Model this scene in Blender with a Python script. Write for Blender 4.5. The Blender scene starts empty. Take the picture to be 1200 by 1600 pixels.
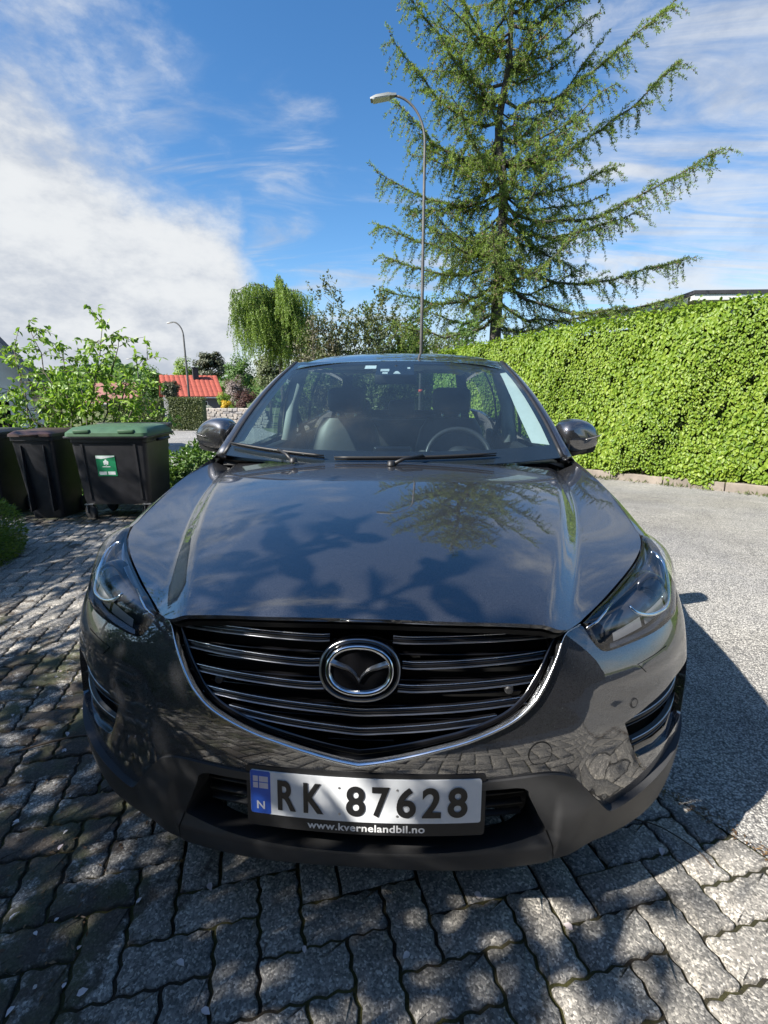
import bpy, bmesh, math, random
import numpy as np
from mathutils import Vector, Matrix
from mathutils.geometry import delaunay_2d_cdt
R = math.radians
rng = np.random.default_rng(11); random.seed(5)
scene = bpy.context.scene
COL = scene.collection

# ---------------------------------------------------------------- camera
CAM_POS = np.array([0.112, -0.905, 1.39])
FPX, CX, CY = 760.0, 600.0, 800.0                     # focal length in pixels of the 1200 x 1600 frame
PITCH = math.atan(190/760); YAW = math.atan(48/760*math.cos(PITCH))
FW = np.array([-math.sin(YAW)*math.cos(PITCH), math.cos(YAW)*math.cos(PITCH), -math.sin(PITCH)])
RT = np.array([math.cos(YAW), math.sin(YAW), 0]); UP = np.cross(RT, FW)
cam = bpy.data.cameras.new('camera'); cam_o = bpy.data.objects.new('camera', cam); COL.objects.link(cam_o)
cam.sensor_fit = 'HORIZONTAL'; cam.sensor_width = 36; cam.lens = 36*FPX/1200
cam.clip_start = .05; cam.clip_end = 3000
cam_o.matrix_world = Matrix(((RT[0], UP[0], -FW[0], CAM_POS[0]), (RT[1], UP[1], -FW[1], CAM_POS[1]),
                             (RT[2], UP[2], -FW[2], CAM_POS[2]), (0, 0, 0, 1)))
scene.camera = cam_o
def at(px, py, Y):
    """point of the place seen at a photograph pixel, at depth Y"""
    d = FW+RT*(px-CX)/FPX-UP*(py-CY)/FPX
    return CAM_POS+d*((Y-CAM_POS[1])/d[1])

# ---------------------------------------------------------------- sun, sky
SUN = np.array([-1.12, -.70, 1.19]); SUN /= np.linalg.norm(SUN)
sl = bpy.data.lights.new('sun', 'SUN'); sl.energy = 4.2; sl.angle = R(.53); sl.color = (1, .955, .88)
so = bpy.data.objects.new('sun', sl); COL.objects.link(so)
so.rotation_euler = Vector(SUN).to_track_quat('Z', 'Y').to_euler()
scene.view_settings.view_transform = 'Standard'; scene.view_settings.look = 'None'
scene.view_settings.exposure = 1.42; scene.view_settings.gamma = 1
world = bpy.data.worlds.new('World'); scene.world = world; world.use_nodes = True
wt = world.node_tree; wt.nodes.clear()
def wn(t, **k):
    n = wt.nodes.new(t)
    for a, b in k.items(): setattr(n, a, b)
    return n
def wl(a, b): wt.links.new(a, b)
def wmath(op, a, b=None, c=None, clamp=False):
    n = wn('ShaderNodeMath', operation=op); n.use_clamp = clamp
    for i, x in enumerate((a, b, c)):
        if x is None: continue
        if hasattr(x, 'is_linked'): wl(x, n.inputs[i])
        else: n.inputs[i].default_value = x
    return n.outputs[0]
sky = wn('ShaderNodeTexSky', sky_type='NISHITA'); sky.sun_disc = False
sky.sun_elevation = math.asin(SUN[2]); sky.sun_rotation = math.atan2(SUN[0], SUN[1])
sky.altitude = 60; sky.air_density = 1.0; sky.dust_density = .35; sky.ozone_density = 3.2
tc = wn('ShaderNodeTexCoord')
sep = wn('ShaderNodeSeparateXYZ'); wl(tc.outputs['Generated'], sep.inputs[0])
zc = wmath('MAXIMUM', sep.outputs[2], .0)
inv_ = wmath('DIVIDE', 1.0, wmath('ADD', zc, .16))
cxy = wn('ShaderNodeCombineXYZ'); wl(wmath('MULTIPLY', sep.outputs[0], inv_), cxy.inputs[0]); wl(wmath('MULTIPLY', sep.outputs[1], inv_), cxy.inputs[1])
def wnoise(scale, detail, rough, dist=0, loc=(0, 0, 0), sc=(1, 1, 1), rot=0):
    m = wn('ShaderNodeMapping'); m.inputs['Location'].default_value = loc; m.inputs['Scale'].default_value = sc; m.inputs['Rotation'].default_value = (0, 0, rot)
    wl(cxy.outputs[0], m.inputs[0]); n = wn('ShaderNodeTexNoise'); wl(m.outputs[0], n.inputs['Vector'])
    n.inputs['Scale'].default_value = scale; n.inputs['Detail'].default_value = detail; n.inputs['Roughness'].default_value = rough; n.inputs['Distortion'].default_value = dist
    return n.outputs[0]
def wdir(scale, detail, rough, loc, sc):
    m = wn('ShaderNodeMapping'); m.inputs['Location'].default_value = loc; m.inputs['Scale'].default_value = sc; wl(tc.outputs['Generated'], m.inputs[0])
    n = wn('ShaderNodeTexNoise'); wl(m.outputs[0], n.inputs['Vector']); n.inputs['Scale'].default_value = scale; n.inputs['Detail'].default_value = detail; n.inputs['Roughness'].default_value = rough
    return n.outputs[0]
def wramp(x, a, b):
    n = wn('ShaderNodeMapRange'); n.interpolation_type = 'SMOOTHERSTEP'
    n.inputs[1].default_value = a; n.inputs[2].default_value = b; wl(x, n.inputs[0]); return n.outputs[0]
def wblob(px, py, r0, r1):
    """1 towards a direction, fading between two angular radii"""
    d = FW+RT*(px-CX)/FPX-UP*(py-CY)/FPX; d = d/np.linalg.norm(d)
    n = wn('ShaderNodeVectorMath', operation='DOT_PRODUCT'); wl(tc.outputs['Generated'], n.inputs[0]); n.inputs[1].default_value = tuple(d)
    return wramp(n.outputs['Value'], math.cos(R(r1)), math.cos(R(r0)))
big = wdir(2.6, 12, .60, (3.1, 1.7, 0), (1, 1, 1.7))
fine = wdir(9.0, 10, .62, (.3, 7.7, 2), (1, 1, 1.9))
wisp = wnoise(1.5, 9, .60, 1.1, (5.3, 2.2, 0), (.75, 2.1, 1), R(-24))
b1 = wmath('ADD', wblob(20, 350, 3, 26), wmath('ADD', wmath('MULTIPLY', wblob(250, 185, 2, 13), .62), wmath('MULTIPLY', wblob(210, 430, 2, 17), .7)))
b1 = wmath('MINIMUM', b1, 1.15)
hole = wblob(500, 180, 2, 16)
clear = wmath('ADD', wmath('ADD', wmath('MULTIPLY', wblob(470, 60, 8, 27), .22), wmath('MULTIPLY', hole, .10)), wmath('MULTIPLY', wblob(120, 0, 4, 18), .05))
cum = wmath('ADD', wmath('ADD', wmath('MULTIPLY', big, .95), wmath('MULTIPLY', fine, .30)), wmath('SUBTRACT', wmath('MULTIPLY', b1, .31), clear))
cum = wramp(cum, .60, .98)
w2 = wmath('ADD', wmath('MULTIPLY', wisp, .9), wmath('ADD', wmath('MULTIPLY', wblob(1190, 300, 8, 24), .30), wmath('MULTIPLY', wblob(560, 400, 3, 15), .26)))
w2 = wmath('ADD', w2, wmath('MULTIPLY', wblob(200, 70, 6, 22), .30))
w2 = wmath('MULTIPLY', wramp(wmath('SUBTRACT', w2, wmath('MULTIPLY', clear, .6)), .52, .92), .85)
low = wmath('MULTIPLY', wramp(wmath('ADD', wmath('SUBTRACT', 1.0, sep.outputs[2]), wmath('MULTIPLY', fine, .16)), .86, 1.06), .75)
mask = wmath('MAXIMUM', wmath('MAXIMUM', cum, w2), low, clamp=True)
cl = wn('ShaderNodeMix', data_type='RGBA'); wl(wramp(wmath('ADD', wmath('MULTIPLY', big, .55), wmath('MULTIPLY', fine, .45)), .38, .62), cl.inputs[0])
cl.inputs[6].default_value = (1.95, 2.15, 2.5, 1); cl.inputs[7].default_value = (3.15, 3.25, 3.35, 1)
hs = wn('ShaderNodeHueSaturation'); hs.inputs['Saturation'].default_value = 1.24; hs.inputs['Value'].default_value = .72; wl(sky.outputs[0], hs.inputs['Color'])
mx = wn('ShaderNodeMix', data_type='RGBA'); wl(mask, mx.inputs[0]); wl(hs.outputs[0], mx.inputs[6]); wl(cl.outputs[2], mx.inputs[7])
bg = wn('ShaderNodeBackground'); wl(mx.outputs[2], bg.inputs[0]); bg.inputs[1].default_value = .10
wo = wn('ShaderNodeOutputWorld'); wl(bg.outputs[0], wo.inputs[0])
scene.cycles.max_bounces = 8; scene.cycles.transparent_max_bounces = 12
scene.cycles.caustics_reflective = False; scene.cycles.caustics_refractive = False
scene.cycles.sample_clamp_indirect = 6
scene.cycles.use_denoising = True
# ---------------------------------------------------------------- smooth surfaces (pure numpy)
def cs_basis(k, x):
    """cardinal natural-cubic-spline weights of knots k at points x -> (len(x), len(k))"""
    k = np.asarray(k, float); x = np.atleast_1d(np.asarray(x, float)); n = len(k)
    h = np.diff(k); A = np.zeros((n, n)); B = np.zeros((n, n)); A[0, 0] = A[-1, -1] = 1
    for i in range(1, n - 1):
        A[i, i-1] = h[i-1]; A[i, i] = 2*(h[i-1]+h[i]); A[i, i+1] = h[i]
        B[i, i-1] = 6/h[i-1]; B[i, i] = -6/h[i-1]-6/h[i]; B[i, i+1] = 6/h[i]
    M = np.linalg.solve(A, B)
    xi = np.clip(x, k[0], k[-1]); j = np.clip(np.searchsorted(k, xi) - 1, 0, n-2)
    a = (k[j+1]-xi)/h[j]; b = (xi-k[j])/h[j]; r = np.arange(len(x)); W = np.zeros((len(x), n))
    W[r, j] += a; W[r, j+1] += b
    W += ((a**3-a)*h[j]**2/6)[:, None]*M[j] + ((b**3-b)*h[j]**2/6)[:, None]*M[j+1]
    # linear extension beyond the ends
    for side, e, j0 in ((x < k[0], 0, 0), (x > k[-1], n-1, n-2)):
        if side.any():
            s = np.zeros(n); s[j0+1] = 1/h[j0]; s[j0] = -1/h[j0]
            if e == 0: s += -h[0]/3*M[0] - h[0]/6*M[1]
            else: s += h[-1]/6*M[-2] + h[-1]/3*M[-1]
            W[side] += (x[side]-k[e])[:, None]*s
    return W
class Tensor:
    def __init__(self, u, v, P): self.u, self.v, self.P = np.asarray(u), np.asarray(v), np.asarray(P, float)
    def __call__(self, u, v):
        return np.einsum('ki,kj,ijc->kc', cs_basis(self.u, u), cs_basis(self.v, v), self.P)
def sstep(a, b, x):
    t = np.clip((x-a)/(b-a), 0, 1); return t*t*(3-2*t)
def bump(x, c, w): return np.exp(-((x-c)/w)**2)

# ---- nose of the car: u = arc length from the centre line, v = height
_FX = [0, .25, .45, .61, .74, .833, .890, .915, .921, .922]
_FY = [0, .012, .050, .105, .180, .270, .375, .50, .64, .80]
_FZ = [.22, .30, .40, .52, .62, .72, .82, .90, .97]
_fu = np.concatenate([[0], np.cumsum(np.hypot(np.diff(_FX), np.diff(_FY)))])
_dyc = [.075, .035, .008, 0, .006, .030, .058, .082, .105]
#        lean added per column (rows as _FZ): headlamp corner leans back
_lean = [0, 0, 0, 0, .000, .012, .052, .125, .220]
_lw = [0, .12, .42, .78, 1.0, 1.05, 1.1, 1.15, 1.2, 1.2]
_dx = [-.030, -.012, -.002, 0, 0, 0, -.004, -.020, -.045]
_pts = np.zeros((len(_FX), len(_FZ), 3))
for _i in range(len(_FX)):
    for _j in range(len(_FZ)):
        _w = min(1, _FX[_i]/.9)
        _pts[_i, _j] = (_FX[_i]+_dx[_j]*_w**2, _FY[_i]+_dyc[_j]*(1-.45*_w)+_lean[_j]*_lw[_i], _FZ[_j])
_full = np.concatenate([(_pts*np.array([-1, 1, 1]))[:0:-1], _pts])
_front = Tensor(np.concatenate([-_fu[:0:-1], _fu]), _FZ, _full)
def front(u, v): return _front(u, v)

# ---- bonnet: height over (x, y)
_HY = [0, .06, .14, .28, .50, .80, 1.10, 1.40]
_HZc = [.872, .905, .934, .968, 1.008, 1.046, 1.074, 1.092]
_HXc = [.390, .402, .425, .475, .550, .640, .705, .745]      # crest line
_HXe = [.44, .47, .505, .615, .775, .857, .872, .865]         # outer edge
_HZe = [.835, .85, .866, .890, .925, .972, 1.022, 1.06]
def hood_z(x, y):
    x = np.atleast_1d(x).astype(float); y = np.atleast_1d(y).astype(float)
    W = cs_basis(_HY, y); a = np.abs(x)
    zc, xc = W@np.array(_HZc), W@np.array(_HXc)
    zr = zc - .030*(a/.5)**2.2*(1-.35*sstep(.2, 1.2, y))             # crowned centre plateau
    d = a-xc
    w = .034+.016*sstep(1.3, .2, y)
    drop = .026*sstep(.0, 1, (d+.012)/(w+.03))
    zr = zr-drop*(1-.35*sstep(.9, 1.4, y))
    # keep the outside ledge falling to the wing line
    xe, ze = W@np.array(_HXe), W@np.array(_HZe)
    z0 = zc-.030*((xc+w)/.5)**2.2*(1-.35*sstep(.2, 1.2, y))-.026*(1-.35*sstep(.9, 1.4, y))
    t = np.clip((a-xc-w)/(np.maximum(xe-xc-w, .02)), 0, 1.6)
    led = z0+(ze-z0)*(t*.75+.25*t*t)
    k = sstep(0, .03, a-xc-w+.01)
    return zr*(1-k)+led*k
def hood(x, y): return np.stack([np.asarray(x, float)*np.ones(1), np.asarray(y, float)*np.ones(1), hood_z(x, y)], -1)

# ---- flank: columns along y, rows from the sill to the bonnet / window line
_SY = [.42, .58, .75, .92, 1.12, 1.34, 1.9, 2.6, 3.3, 3.9, 4.25, 4.48]
_SR = [0, .2, .4, .55, .68, .80, .90, 1.0]
_SP = [
 [(.86,.25),(.885,.42),(.902,.60),(.900,.72),(.890,.80),(.870,.86),(.845,.895),(.80,.915)],
 [(.895,.25),(.912,.42),(.921,.60),(.921,.72),(.913,.81),(.893,.885),(.862,.925),(.822,.938)],
 [(.90,.25),(.916,.42),(.924,.60),(.926,.74),(.921,.84),(.904,.915),(.878,.951),(.849,.966)],
 [(.90,.25),(.917,.42),(.926,.60),(.929,.76),(.925,.87),(.910,.945),(.888,.980),(.864,.994)],
 [(.895,.25),(.912,.42),(.923,.60),(.928,.77),(.925,.89),(.913,.975),(.893,1.010),(.873,1.025)],
 [(.885,.25),(.903,.42),(.914,.60),(.921,.78),(.921,.91),(.911,1.005),(.890,1.045),(.866,1.062)],
 [(.870,.25),(.887,.42),(.898,.60),(.909,.78),(.913,.92),(.904,1.015),(.880,1.060),(.845,1.085)],
 [(.868,.25),(.885,.42),(.897,.60),(.909,.78),(.914,.93),(.905,1.030),(.880,1.080),(.840,1.105)],
 [(.875,.25),(.895,.42),(.908,.60),(.917,.79),(.918,.94),(.905,1.050),(.878,1.100),(.835,1.130)],
 [(.875,.25),(.898,.42),(.912,.60),(.919,.80),(.915,.96),(.895,1.070),(.865,1.125),(.820,1.160)],
 [(.845,.28),(.872,.44),(.888,.62),(.890,.82),(.880,.98),(.858,1.090),(.825,1.150),(.780,1.190)],
 [(.760,.32),(.790,.46),(.806,.64),(.806,.84),(.795,1.00),(.770,1.110),(.735,1.170),(.690,1.210)]]
_spts = np.array([[(p[0], y, p[1]) for p in row] for y, row in zip(_SY, _SP)])
_side = Tensor(_SY, _SR, _spts)
def side(y, r): return _side(y, r)
# ---------------------------------------------------------------- object helpers
def tag(o, label=None, cat=None, group=None, kind=None):
    for k, v in (('label', label), ('category', cat), ('group', group), ('kind', kind)):
        if v: o[k] = v
    return o
def thing(name, label, cat, loc=(0, 0, 0), rz=0, group=None):
    o = bpy.data.objects.new(name, None); COL.objects.link(o); o.empty_display_size = .2
    o.location = loc; o.rotation_euler = (0, 0, rz)
    return tag(o, label, cat, group)
def link(name, me, mat=None, parent=None):
    o = bpy.data.objects.new(name, me); COL.objects.link(o)
    if mat is not None and not me.materials: me.materials.append(mat)
    if parent is not None: o.parent = parent
    return o
def npmesh(name, V, F, smooth=False, normals=None, attr=None):
    """V (n,3); F: int array (m,k) or list of faces"""
    me = bpy.data.meshes.new(name); V = np.asarray(V, np.float32)
    if isinstance(F, np.ndarray) and F.ndim == 2:
        m, k = F.shape
        me.vertices.add(len(V)); me.vertices.foreach_set('co', V.ravel())
        me.loops.add(m*k); me.loops.foreach_set('vertex_index', F.astype(np.int32).ravel())
        me.polygons.add(m); me.polygons.foreach_set('loop_start', np.arange(0, m*k, k, dtype=np.int32))
        me.polygons.foreach_set('loop_total', np.full(m, k, np.int32)); me.update(calc_edges=True)
    else:
        me.from_pydata([tuple(map(float, v)) for v in V], [], [tuple(int(i) for i in f) for f in F]); me.update()
    if attr is not None:
        a = me.attributes.new('var', 'FLOAT', 'POINT'); a.data.foreach_set('value', np.asarray(attr, np.float32))
    if smooth or normals is not None: me.polygons.foreach_set('use_smooth', np.ones(len(me.polygons), bool))
    if normals is not None: me.normals_split_custom_set_from_vertices([tuple(map(float, n)) for n in normals])
    return me
def mobj(name, V, F, mat, parent=None, smooth=False, normals=None, attr=None):
    return link(name, npmesh(name, V, F, smooth, normals, attr), mat, parent)
def copy_tree(o, parent=None):
    c = o.copy(); COL.objects.link(c); c.parent = parent
    for ch in list(o.children): copy_tree(ch, c)
    return c
class MB:
    """collects shapes of one part"""
    def __init__(s): s.V = []; s.F = []
    def add(s, V, F):
        n = len(s.V); s.V += [tuple(map(float, v)) for v in V]; s.F += [tuple(int(i)+n for i in f) for f in F]; return s
    def box(s, lo, hi, M=None, bev=0):
        x0, y0, z0 = lo; x1, y1, z1 = hi
        if bev:
            b = min(bev, (x1-x0)/2.01, (y1-y0)/2.01, (z1-z0)/2.01); V = []; F = []
            c = [(x0, y0, z0), (x1, y0, z0), (x1, y1, z0), (x0, y1, z0), (x0, y0, z1), (x1, y0, z1), (x1, y1, z1), (x0, y1, z1)]
            bm = bmesh.new(); vs = [bm.verts.new(p) for p in c]
            for f in ((3, 2, 1, 0), (4, 5, 6, 7), (0, 1, 5, 4), (1, 2, 6, 5), (2, 3, 7, 6), (3, 0, 4, 7)): bm.faces.new([vs[i] for i in f])
            bmesh.ops.bevel(bm, geom=list(bm.edges)+list(bm.verts), offset=b, segments=2, profile=.5, affect='EDGES')
            bm.verts.index_update(); V = [v.co[:] for v in bm.verts]; F = [[v.index for v in f.verts] for f in bm.faces]; bm.free()
        else:
            V = [(x0, y0, z0), (x1, y0, z0), (x1, y1, z0), (x0, y1, z0), (x0, y0, z1), (x1, y0, z1), (x1, y1, z1), (x0, y1, z1)]
            F = [(3, 2, 1, 0), (4, 5, 6, 7), (0, 1, 5, 4), (1, 2, 6, 5), (2, 3, 7, 6), (3, 0, 4, 7)]
        if M is not None: V = [M @ Vector(v) for v in V]
        return s.add(V, F)
    def tube(s, pts, rad, n=8, cap=True):
        pts = [np.asarray(p, float) for p in pts]; k = len(pts); rad = rad if hasattr(rad, '__len__') else [rad]*k
        V = []; F = []; t0 = pts[1]-pts[0]; a = np.cross(t0, (0, 0, 1.)); 
        if np.linalg.norm(a) < 1e-6: a = np.cross(t0, (1., 0, 0))
        a /= np.linalg.norm(a)
        for i in range(k):
            t = pts[min(i+1, k-1)]-pts[max(i-1, 0)]; t = t/(np.linalg.norm(t)+1e-9)
            a = a-t*(a@t); a /= np.linalg.norm(a)+1e-9; b = np.cross(t, a)
            for j in range(n):
                th = 2*math.pi*j/n; V.append(pts[i]+rad[i]*(a*math.cos(th)+b*math.sin(th)))
        for i in range(k-1):
            for j in range(n): F.append((i*n+j, i*n+(j+1) % n, (i+1)*n+(j+1) % n, (i+1)*n+j))
        if cap: F.append(tuple(range(n))[::-1]); F.append(tuple((k-1)*n+j for j in range(n)))
        return s.add(V, F)
    def lathe(s, prof, n=24, M=None, close=False):
        """prof: (radius, height) revolved about z"""
        V = []; F = []
        for r, h in prof:
            for j in range(n):
                th = 2*math.pi*j/n; V.append((r*math.cos(th), r*math.sin(th), h))
        k = len(prof)
        for i in range(k-1 if not close else k):
            for j in range(n): F.append((i*n+j, i*n+(j+1) % n, ((i+1) % k)*n+(j+1) % n, ((i+1) % k)*n+j))
        if M is not None: V = [M @ Vector(v) for v in V]
        return s.add(V, F)
    def prism(s, poly, z0, z1, M=None):
        n = len(poly); V = [(x, y, z0) for x, y in poly]+[(x, y, z1) for x, y in poly]
        F = [tuple(range(n))[::-1], tuple(range(n, 2*n))]+[(i, (i+1) % n, n+(i+1) % n, n+i) for i in range(n)]
        if M is not None: V = [M @ Vector(v) for v in V]
        return s.add(V, F)
    def loft(s, rings, cap=True):
        n = len(rings[0]); V = [p for r in rings for p in r]; F = []
        for i in range(len(rings)-1):
            for j in range(n): F.append((i*n+j, i*n+(j+1) % n, (i+1)*n+(j+1) % n, (i+1)*n+j))
        if cap: F.append(tuple(range(n))[::-1]); F.append(tuple((len(rings)-1)*n+j for j in range(n)))
        return s.add(V, F)
    def build(s, name, mat, parent=None, smooth=False, auto=None, bevel=0):
        me = npmesh(name, s.V, s.F, smooth)
        bm = bmesh.new(); bm.from_mesh(me); bmesh.ops.recalc_face_normals(bm, faces=bm.faces)
        if bevel: bmesh.ops.bevel(bm, geom=[e for e in bm.edges if e.is_manifold and e.calc_face_angle(0) > R(30)], offset=bevel, segments=2, profile=.5, affect='EDGES')
        if auto:
            for f in bm.faces: f.smooth = True
            for e in bm.edges:
                if e.calc_face_angle(4) > R(auto): e.smooth = False
        bm.to_mesh(me); bm.free()
        return link(name, me, mat, parent)
def inside(poly, P):
    poly = np.asarray(poly); P = np.asarray(P); x, y = P[:, 0], P[:, 1]; r = np.zeros(len(P), bool); j = len(poly)-1
    for i in range(len(poly)):
        xi, yi = poly[i]; xj, yj = poly[j]
        if yi != yj: r ^= ((yi > y) != (yj > y)) & (x < (xj-xi)*(y-yi)/(yj-yi)+xi)
        j = i
    return r
def dense(poly, sp, closed=True):
    out = []; n = len(poly)
    for i in range(n if closed else n-1):
        a, b = np.asarray(poly[i], float), np.asarray(poly[(i+1) % n], float); k = max(1, int(np.ceil(np.linalg.norm(b-a)/sp)))
        out += [a+(b-a)*t/k for t in range(k)]
    if not closed: out.append(np.asarray(poly[-1], float))
    return np.array(out)
def smooth_poly(pts, k=6, closed=False):
    """Catmull-Rom through points"""
    P = [np.asarray(p, float) for p in pts]; n = len(P); out = []
    for i in range(n if closed else n-1):
        p1, p2 = P[i], P[(i+1) % n]; p0 = P[(i-1) % n] if closed or i > 0 else 2*p1-p2; p3 = P[(i+2) % n] if closed or i < n-2 else 2*p2-p1
        for t in np.arange(k)/k:
            out.append(.5*((2*p1)+(-p0+p2)*t+(2*p0-5*p1+4*p2-p3)*t*t+(-p0+3*p1-3*p2+p3)*t**3))
    if not closed: out.append(P[-1])
    return np.array(out)
def offset_poly(poly, d):
    """move a closed 2-D outline inwards by d"""
    P = np.asarray(poly, float); a = np.roll(P, 1, 0); b = np.roll(P, -1, 0)
    area = .5*np.sum(P[:, 0]*b[:, 1]-b[:, 0]*P[:, 1]); sg = 1 if area > 0 else -1
    e1 = P-a; e2 = b-P; e1 /= np.linalg.norm(e1, axis=1)[:, None]+1e-12; e2 /= np.linalg.norm(e2, axis=1)[:, None]+1e-12
    n1 = np.stack([-e1[:, 1], e1[:, 0]], 1); n2 = np.stack([-e2[:, 1], e2[:, 0]], 1); n = n1+n2
    n /= np.maximum(np.linalg.norm(n, axis=1)[:, None], .5)
    return P+sg*d*n/np.maximum((n*n1).sum(1), .5)[:, None]
def surf_normal(S, u, v, flip=1, e=1e-3):
    du = S(u+e, v)-S(u-e, v); dv = S(u, v+e)-S(u, v-e); n = np.cross(du, dv)
    return flip*n/(np.linalg.norm(n, axis=1)[:, None]+1e-12)
def panel(name, S, outer, mat, parent, holes=(), sp=.03, flip=1, off=0., rim=.012, gap=.0, holerim=None, sag=None, extra=None):
    """a sheet cut out of surface S along outlines in its (u,v) plane, with turned-in edges"""
    outer = dense(outer, sp*.8); 
    if gap: outer = offset_poly(outer, gap)
    loops = [outer]+[dense(h, sp*.8) for h in holes]
    lo, hi = outer.min(0), outer.max(0)
    g = np.stack(np.meshgrid(np.arange(lo[0], hi[0], sp), np.arange(lo[1], hi[1], sp)), -1).reshape(-1, 2)+.37*sp
    ok = inside(outer, g)
    for h in loops[1:]: ok &= ~inside(h, g)
    g = g[ok]; B = np.concatenate(loops)
    if extra is not None:
        ex = extra[inside(outer, extra)]; dd = np.min(((g[:, None]-ex[None, ::3])**2).sum(2), 1); g = np.concatenate([g[dm_ > (.5*sp)**2] if False else g[dd > (.6*sp)**2], ex])
    dm = np.min(((g[:, None]-B[None])**2).sum(2), 1) if len(g) else np.zeros(0); g = g[dm > (.45*sp)**2]
    pts = np.concatenate([B, g]); edges = []; k = 0
    for l in loops: edges += [(k+i, k+(i+1) % len(l)) for i in range(len(l))]; k += len(l)
    vv, ee, ff, *_ = delaunay_2d_cdt([Vector(p) for p in pts], edges, [], 0, 1e-7)
    UV = np.array([v[:] for v in vv]); T = np.array([f[:] for f in ff]); c = UV[T].mean(1)
    ok = inside(outer, c)
    for h in loops[1:]: ok &= ~inside(h, c)
    T = T[ok]
    N = surf_normal(S, UV[:, 0], UV[:, 1], flip); P = S(UV[:, 0], UV[:, 1])+N*off
    if sag is not None: P = P+N*sag(UV)[:, None]
    # wind faces along the normals
    fn = np.cross(P[T[:, 1]]-P[T[:, 0]], P[T[:, 2]]-P[T[:, 0]]); bad = (fn*N[T[:, 0]]).sum(1) < 0; T[bad] = T[bad][:, ::-1]
    V = [P]; NN = [N]; F = [T]; n = len(P)
    for li, l in enumerate(loops):
        d = rim if li == 0 or holerim is None else holerim
        if d <= 0: continue
        Nl = surf_normal(S, l[:, 0], l[:, 1], flip); Pl = S(l[:, 0], l[:, 1])+Nl*off; m = len(l)
        if sag is not None: Pl = Pl+Nl*sag(l)[:, None]
        tg = np.roll(Pl, -1, 0)-np.roll(Pl, 1, 0); tg /= np.linalg.norm(tg, axis=1)[:, None]+1e-12
        on = np.cross(tg, Nl); 
        V += [Pl, Pl-Nl*d]; NN += [on, on]; i = np.arange(m); j = (i+1) % m
        q = np.stack([n+i, n+j, n+m+j, n+m+i], 1); F += [q[:, [0, 1, 2]], q[:, [0, 2, 3]]]; n += 2*m
    V = np.concatenate(V); NN = np.concatenate(NN); F = np.concatenate(F)
    # rim winding does not matter for the shader; keep normals consistent with faces
    fn = np.cross(V[F[:, 1]]-V[F[:, 0]], V[F[:, 2]]-V[F[:, 0]]); bad = (fn*NN[F[:, 0]]).sum(1) < 0; F[bad] = F[bad][:, ::-1]
    return mobj(name, V, F, mat, parent, True, NN)
def grid_sheet(name, S, us, vs, mat, parent, flip=1, off=0.):
    U, W = np.meshgrid(us, vs, indexing='ij'); u, v = U.ravel(), W.ravel(); N = surf_normal(S, u, v, flip); P = S(u, v)+N*off
    a, b = len(us), len(vs); i, j = np.meshgrid(np.arange(a-1), np.arange(b-1), indexing='ij'); i, j = i.ravel(), j.ravel()
    F = np.stack([i*b+j, (i+1)*b+j, (i+1)*b+j+1, i*b+j+1], 1)
    fn = np.cross(P[F[:, 1]]-P[F[:, 0]], P[F[:, 2]]-P[F[:, 0]])
    if ((fn*N[F[:, 0]]).sum() < 0): F = F[:, ::-1]
    return mobj(name, P, F, mat, parent, True, N)

# ---------------------------------------------------------------- leaves
def unit(a): return a/(np.linalg.norm(a, axis=-1, keepdims=True)+1e-12)
def leaf_arrays(P, D, N, L, W, fold=.15, hexa=False):
    """leaf blades: base P, axis D, face normal N"""
    P, D = np.asarray(P), unit(np.asarray(D)); S = unit(np.cross(D, N)); Nn = np.cross(S, D)
    L = np.broadcast_to(L, (len(P),))[:, None]; W = np.broadcast_to(W, (len(P),))[:, None]; n = len(P)
    if hexa:
        fr = [(0, 0), (.28, .42), (.62, .44), (1, 0), (.62, -.44), (.28, -.42)]
        V = np.stack([P+D*L*a+S*W*b+Nn*W*fold*abs(b)*2-Nn*L*.18*a*a for a, b in fr], 1); k = np.arange(n)[:, None]*6
        F = np.concatenate([k+np.array([[0, 1, 2, 3]]), k+np.array([[0, 3, 4, 5]])])
        return V.reshape(-1, 3), F, 6
    V = np.stack([P, P+D*L*.45+S*W*.5+Nn*W*fold, P+D*L, P+D*L*.45-S*W*.5+Nn*W*fold], 1); k = np.arange(n)[:, None]*4
    F = np.concatenate([k+np.array([[0, 1, 2]]), k+np.array([[0, 2, 3]])])
    return V.reshape(-1, 3), F, 4
def leaves(name, P, D, N, L, W, mat, parent, fold=.15, hexa=False, var=None, kind='stuff'):
    V, F, k = leaf_arrays(P, D, N, L, W, fold, hexa)
    if var is None: var = rng.random(len(P))
    o = mobj(name, V, F, mat, parent, attr=np.repeat(var, k))
    if kind: o['kind'] = kind
    return o
def rdir(n): return unit(rng.normal(size=(n, 3)))

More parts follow.
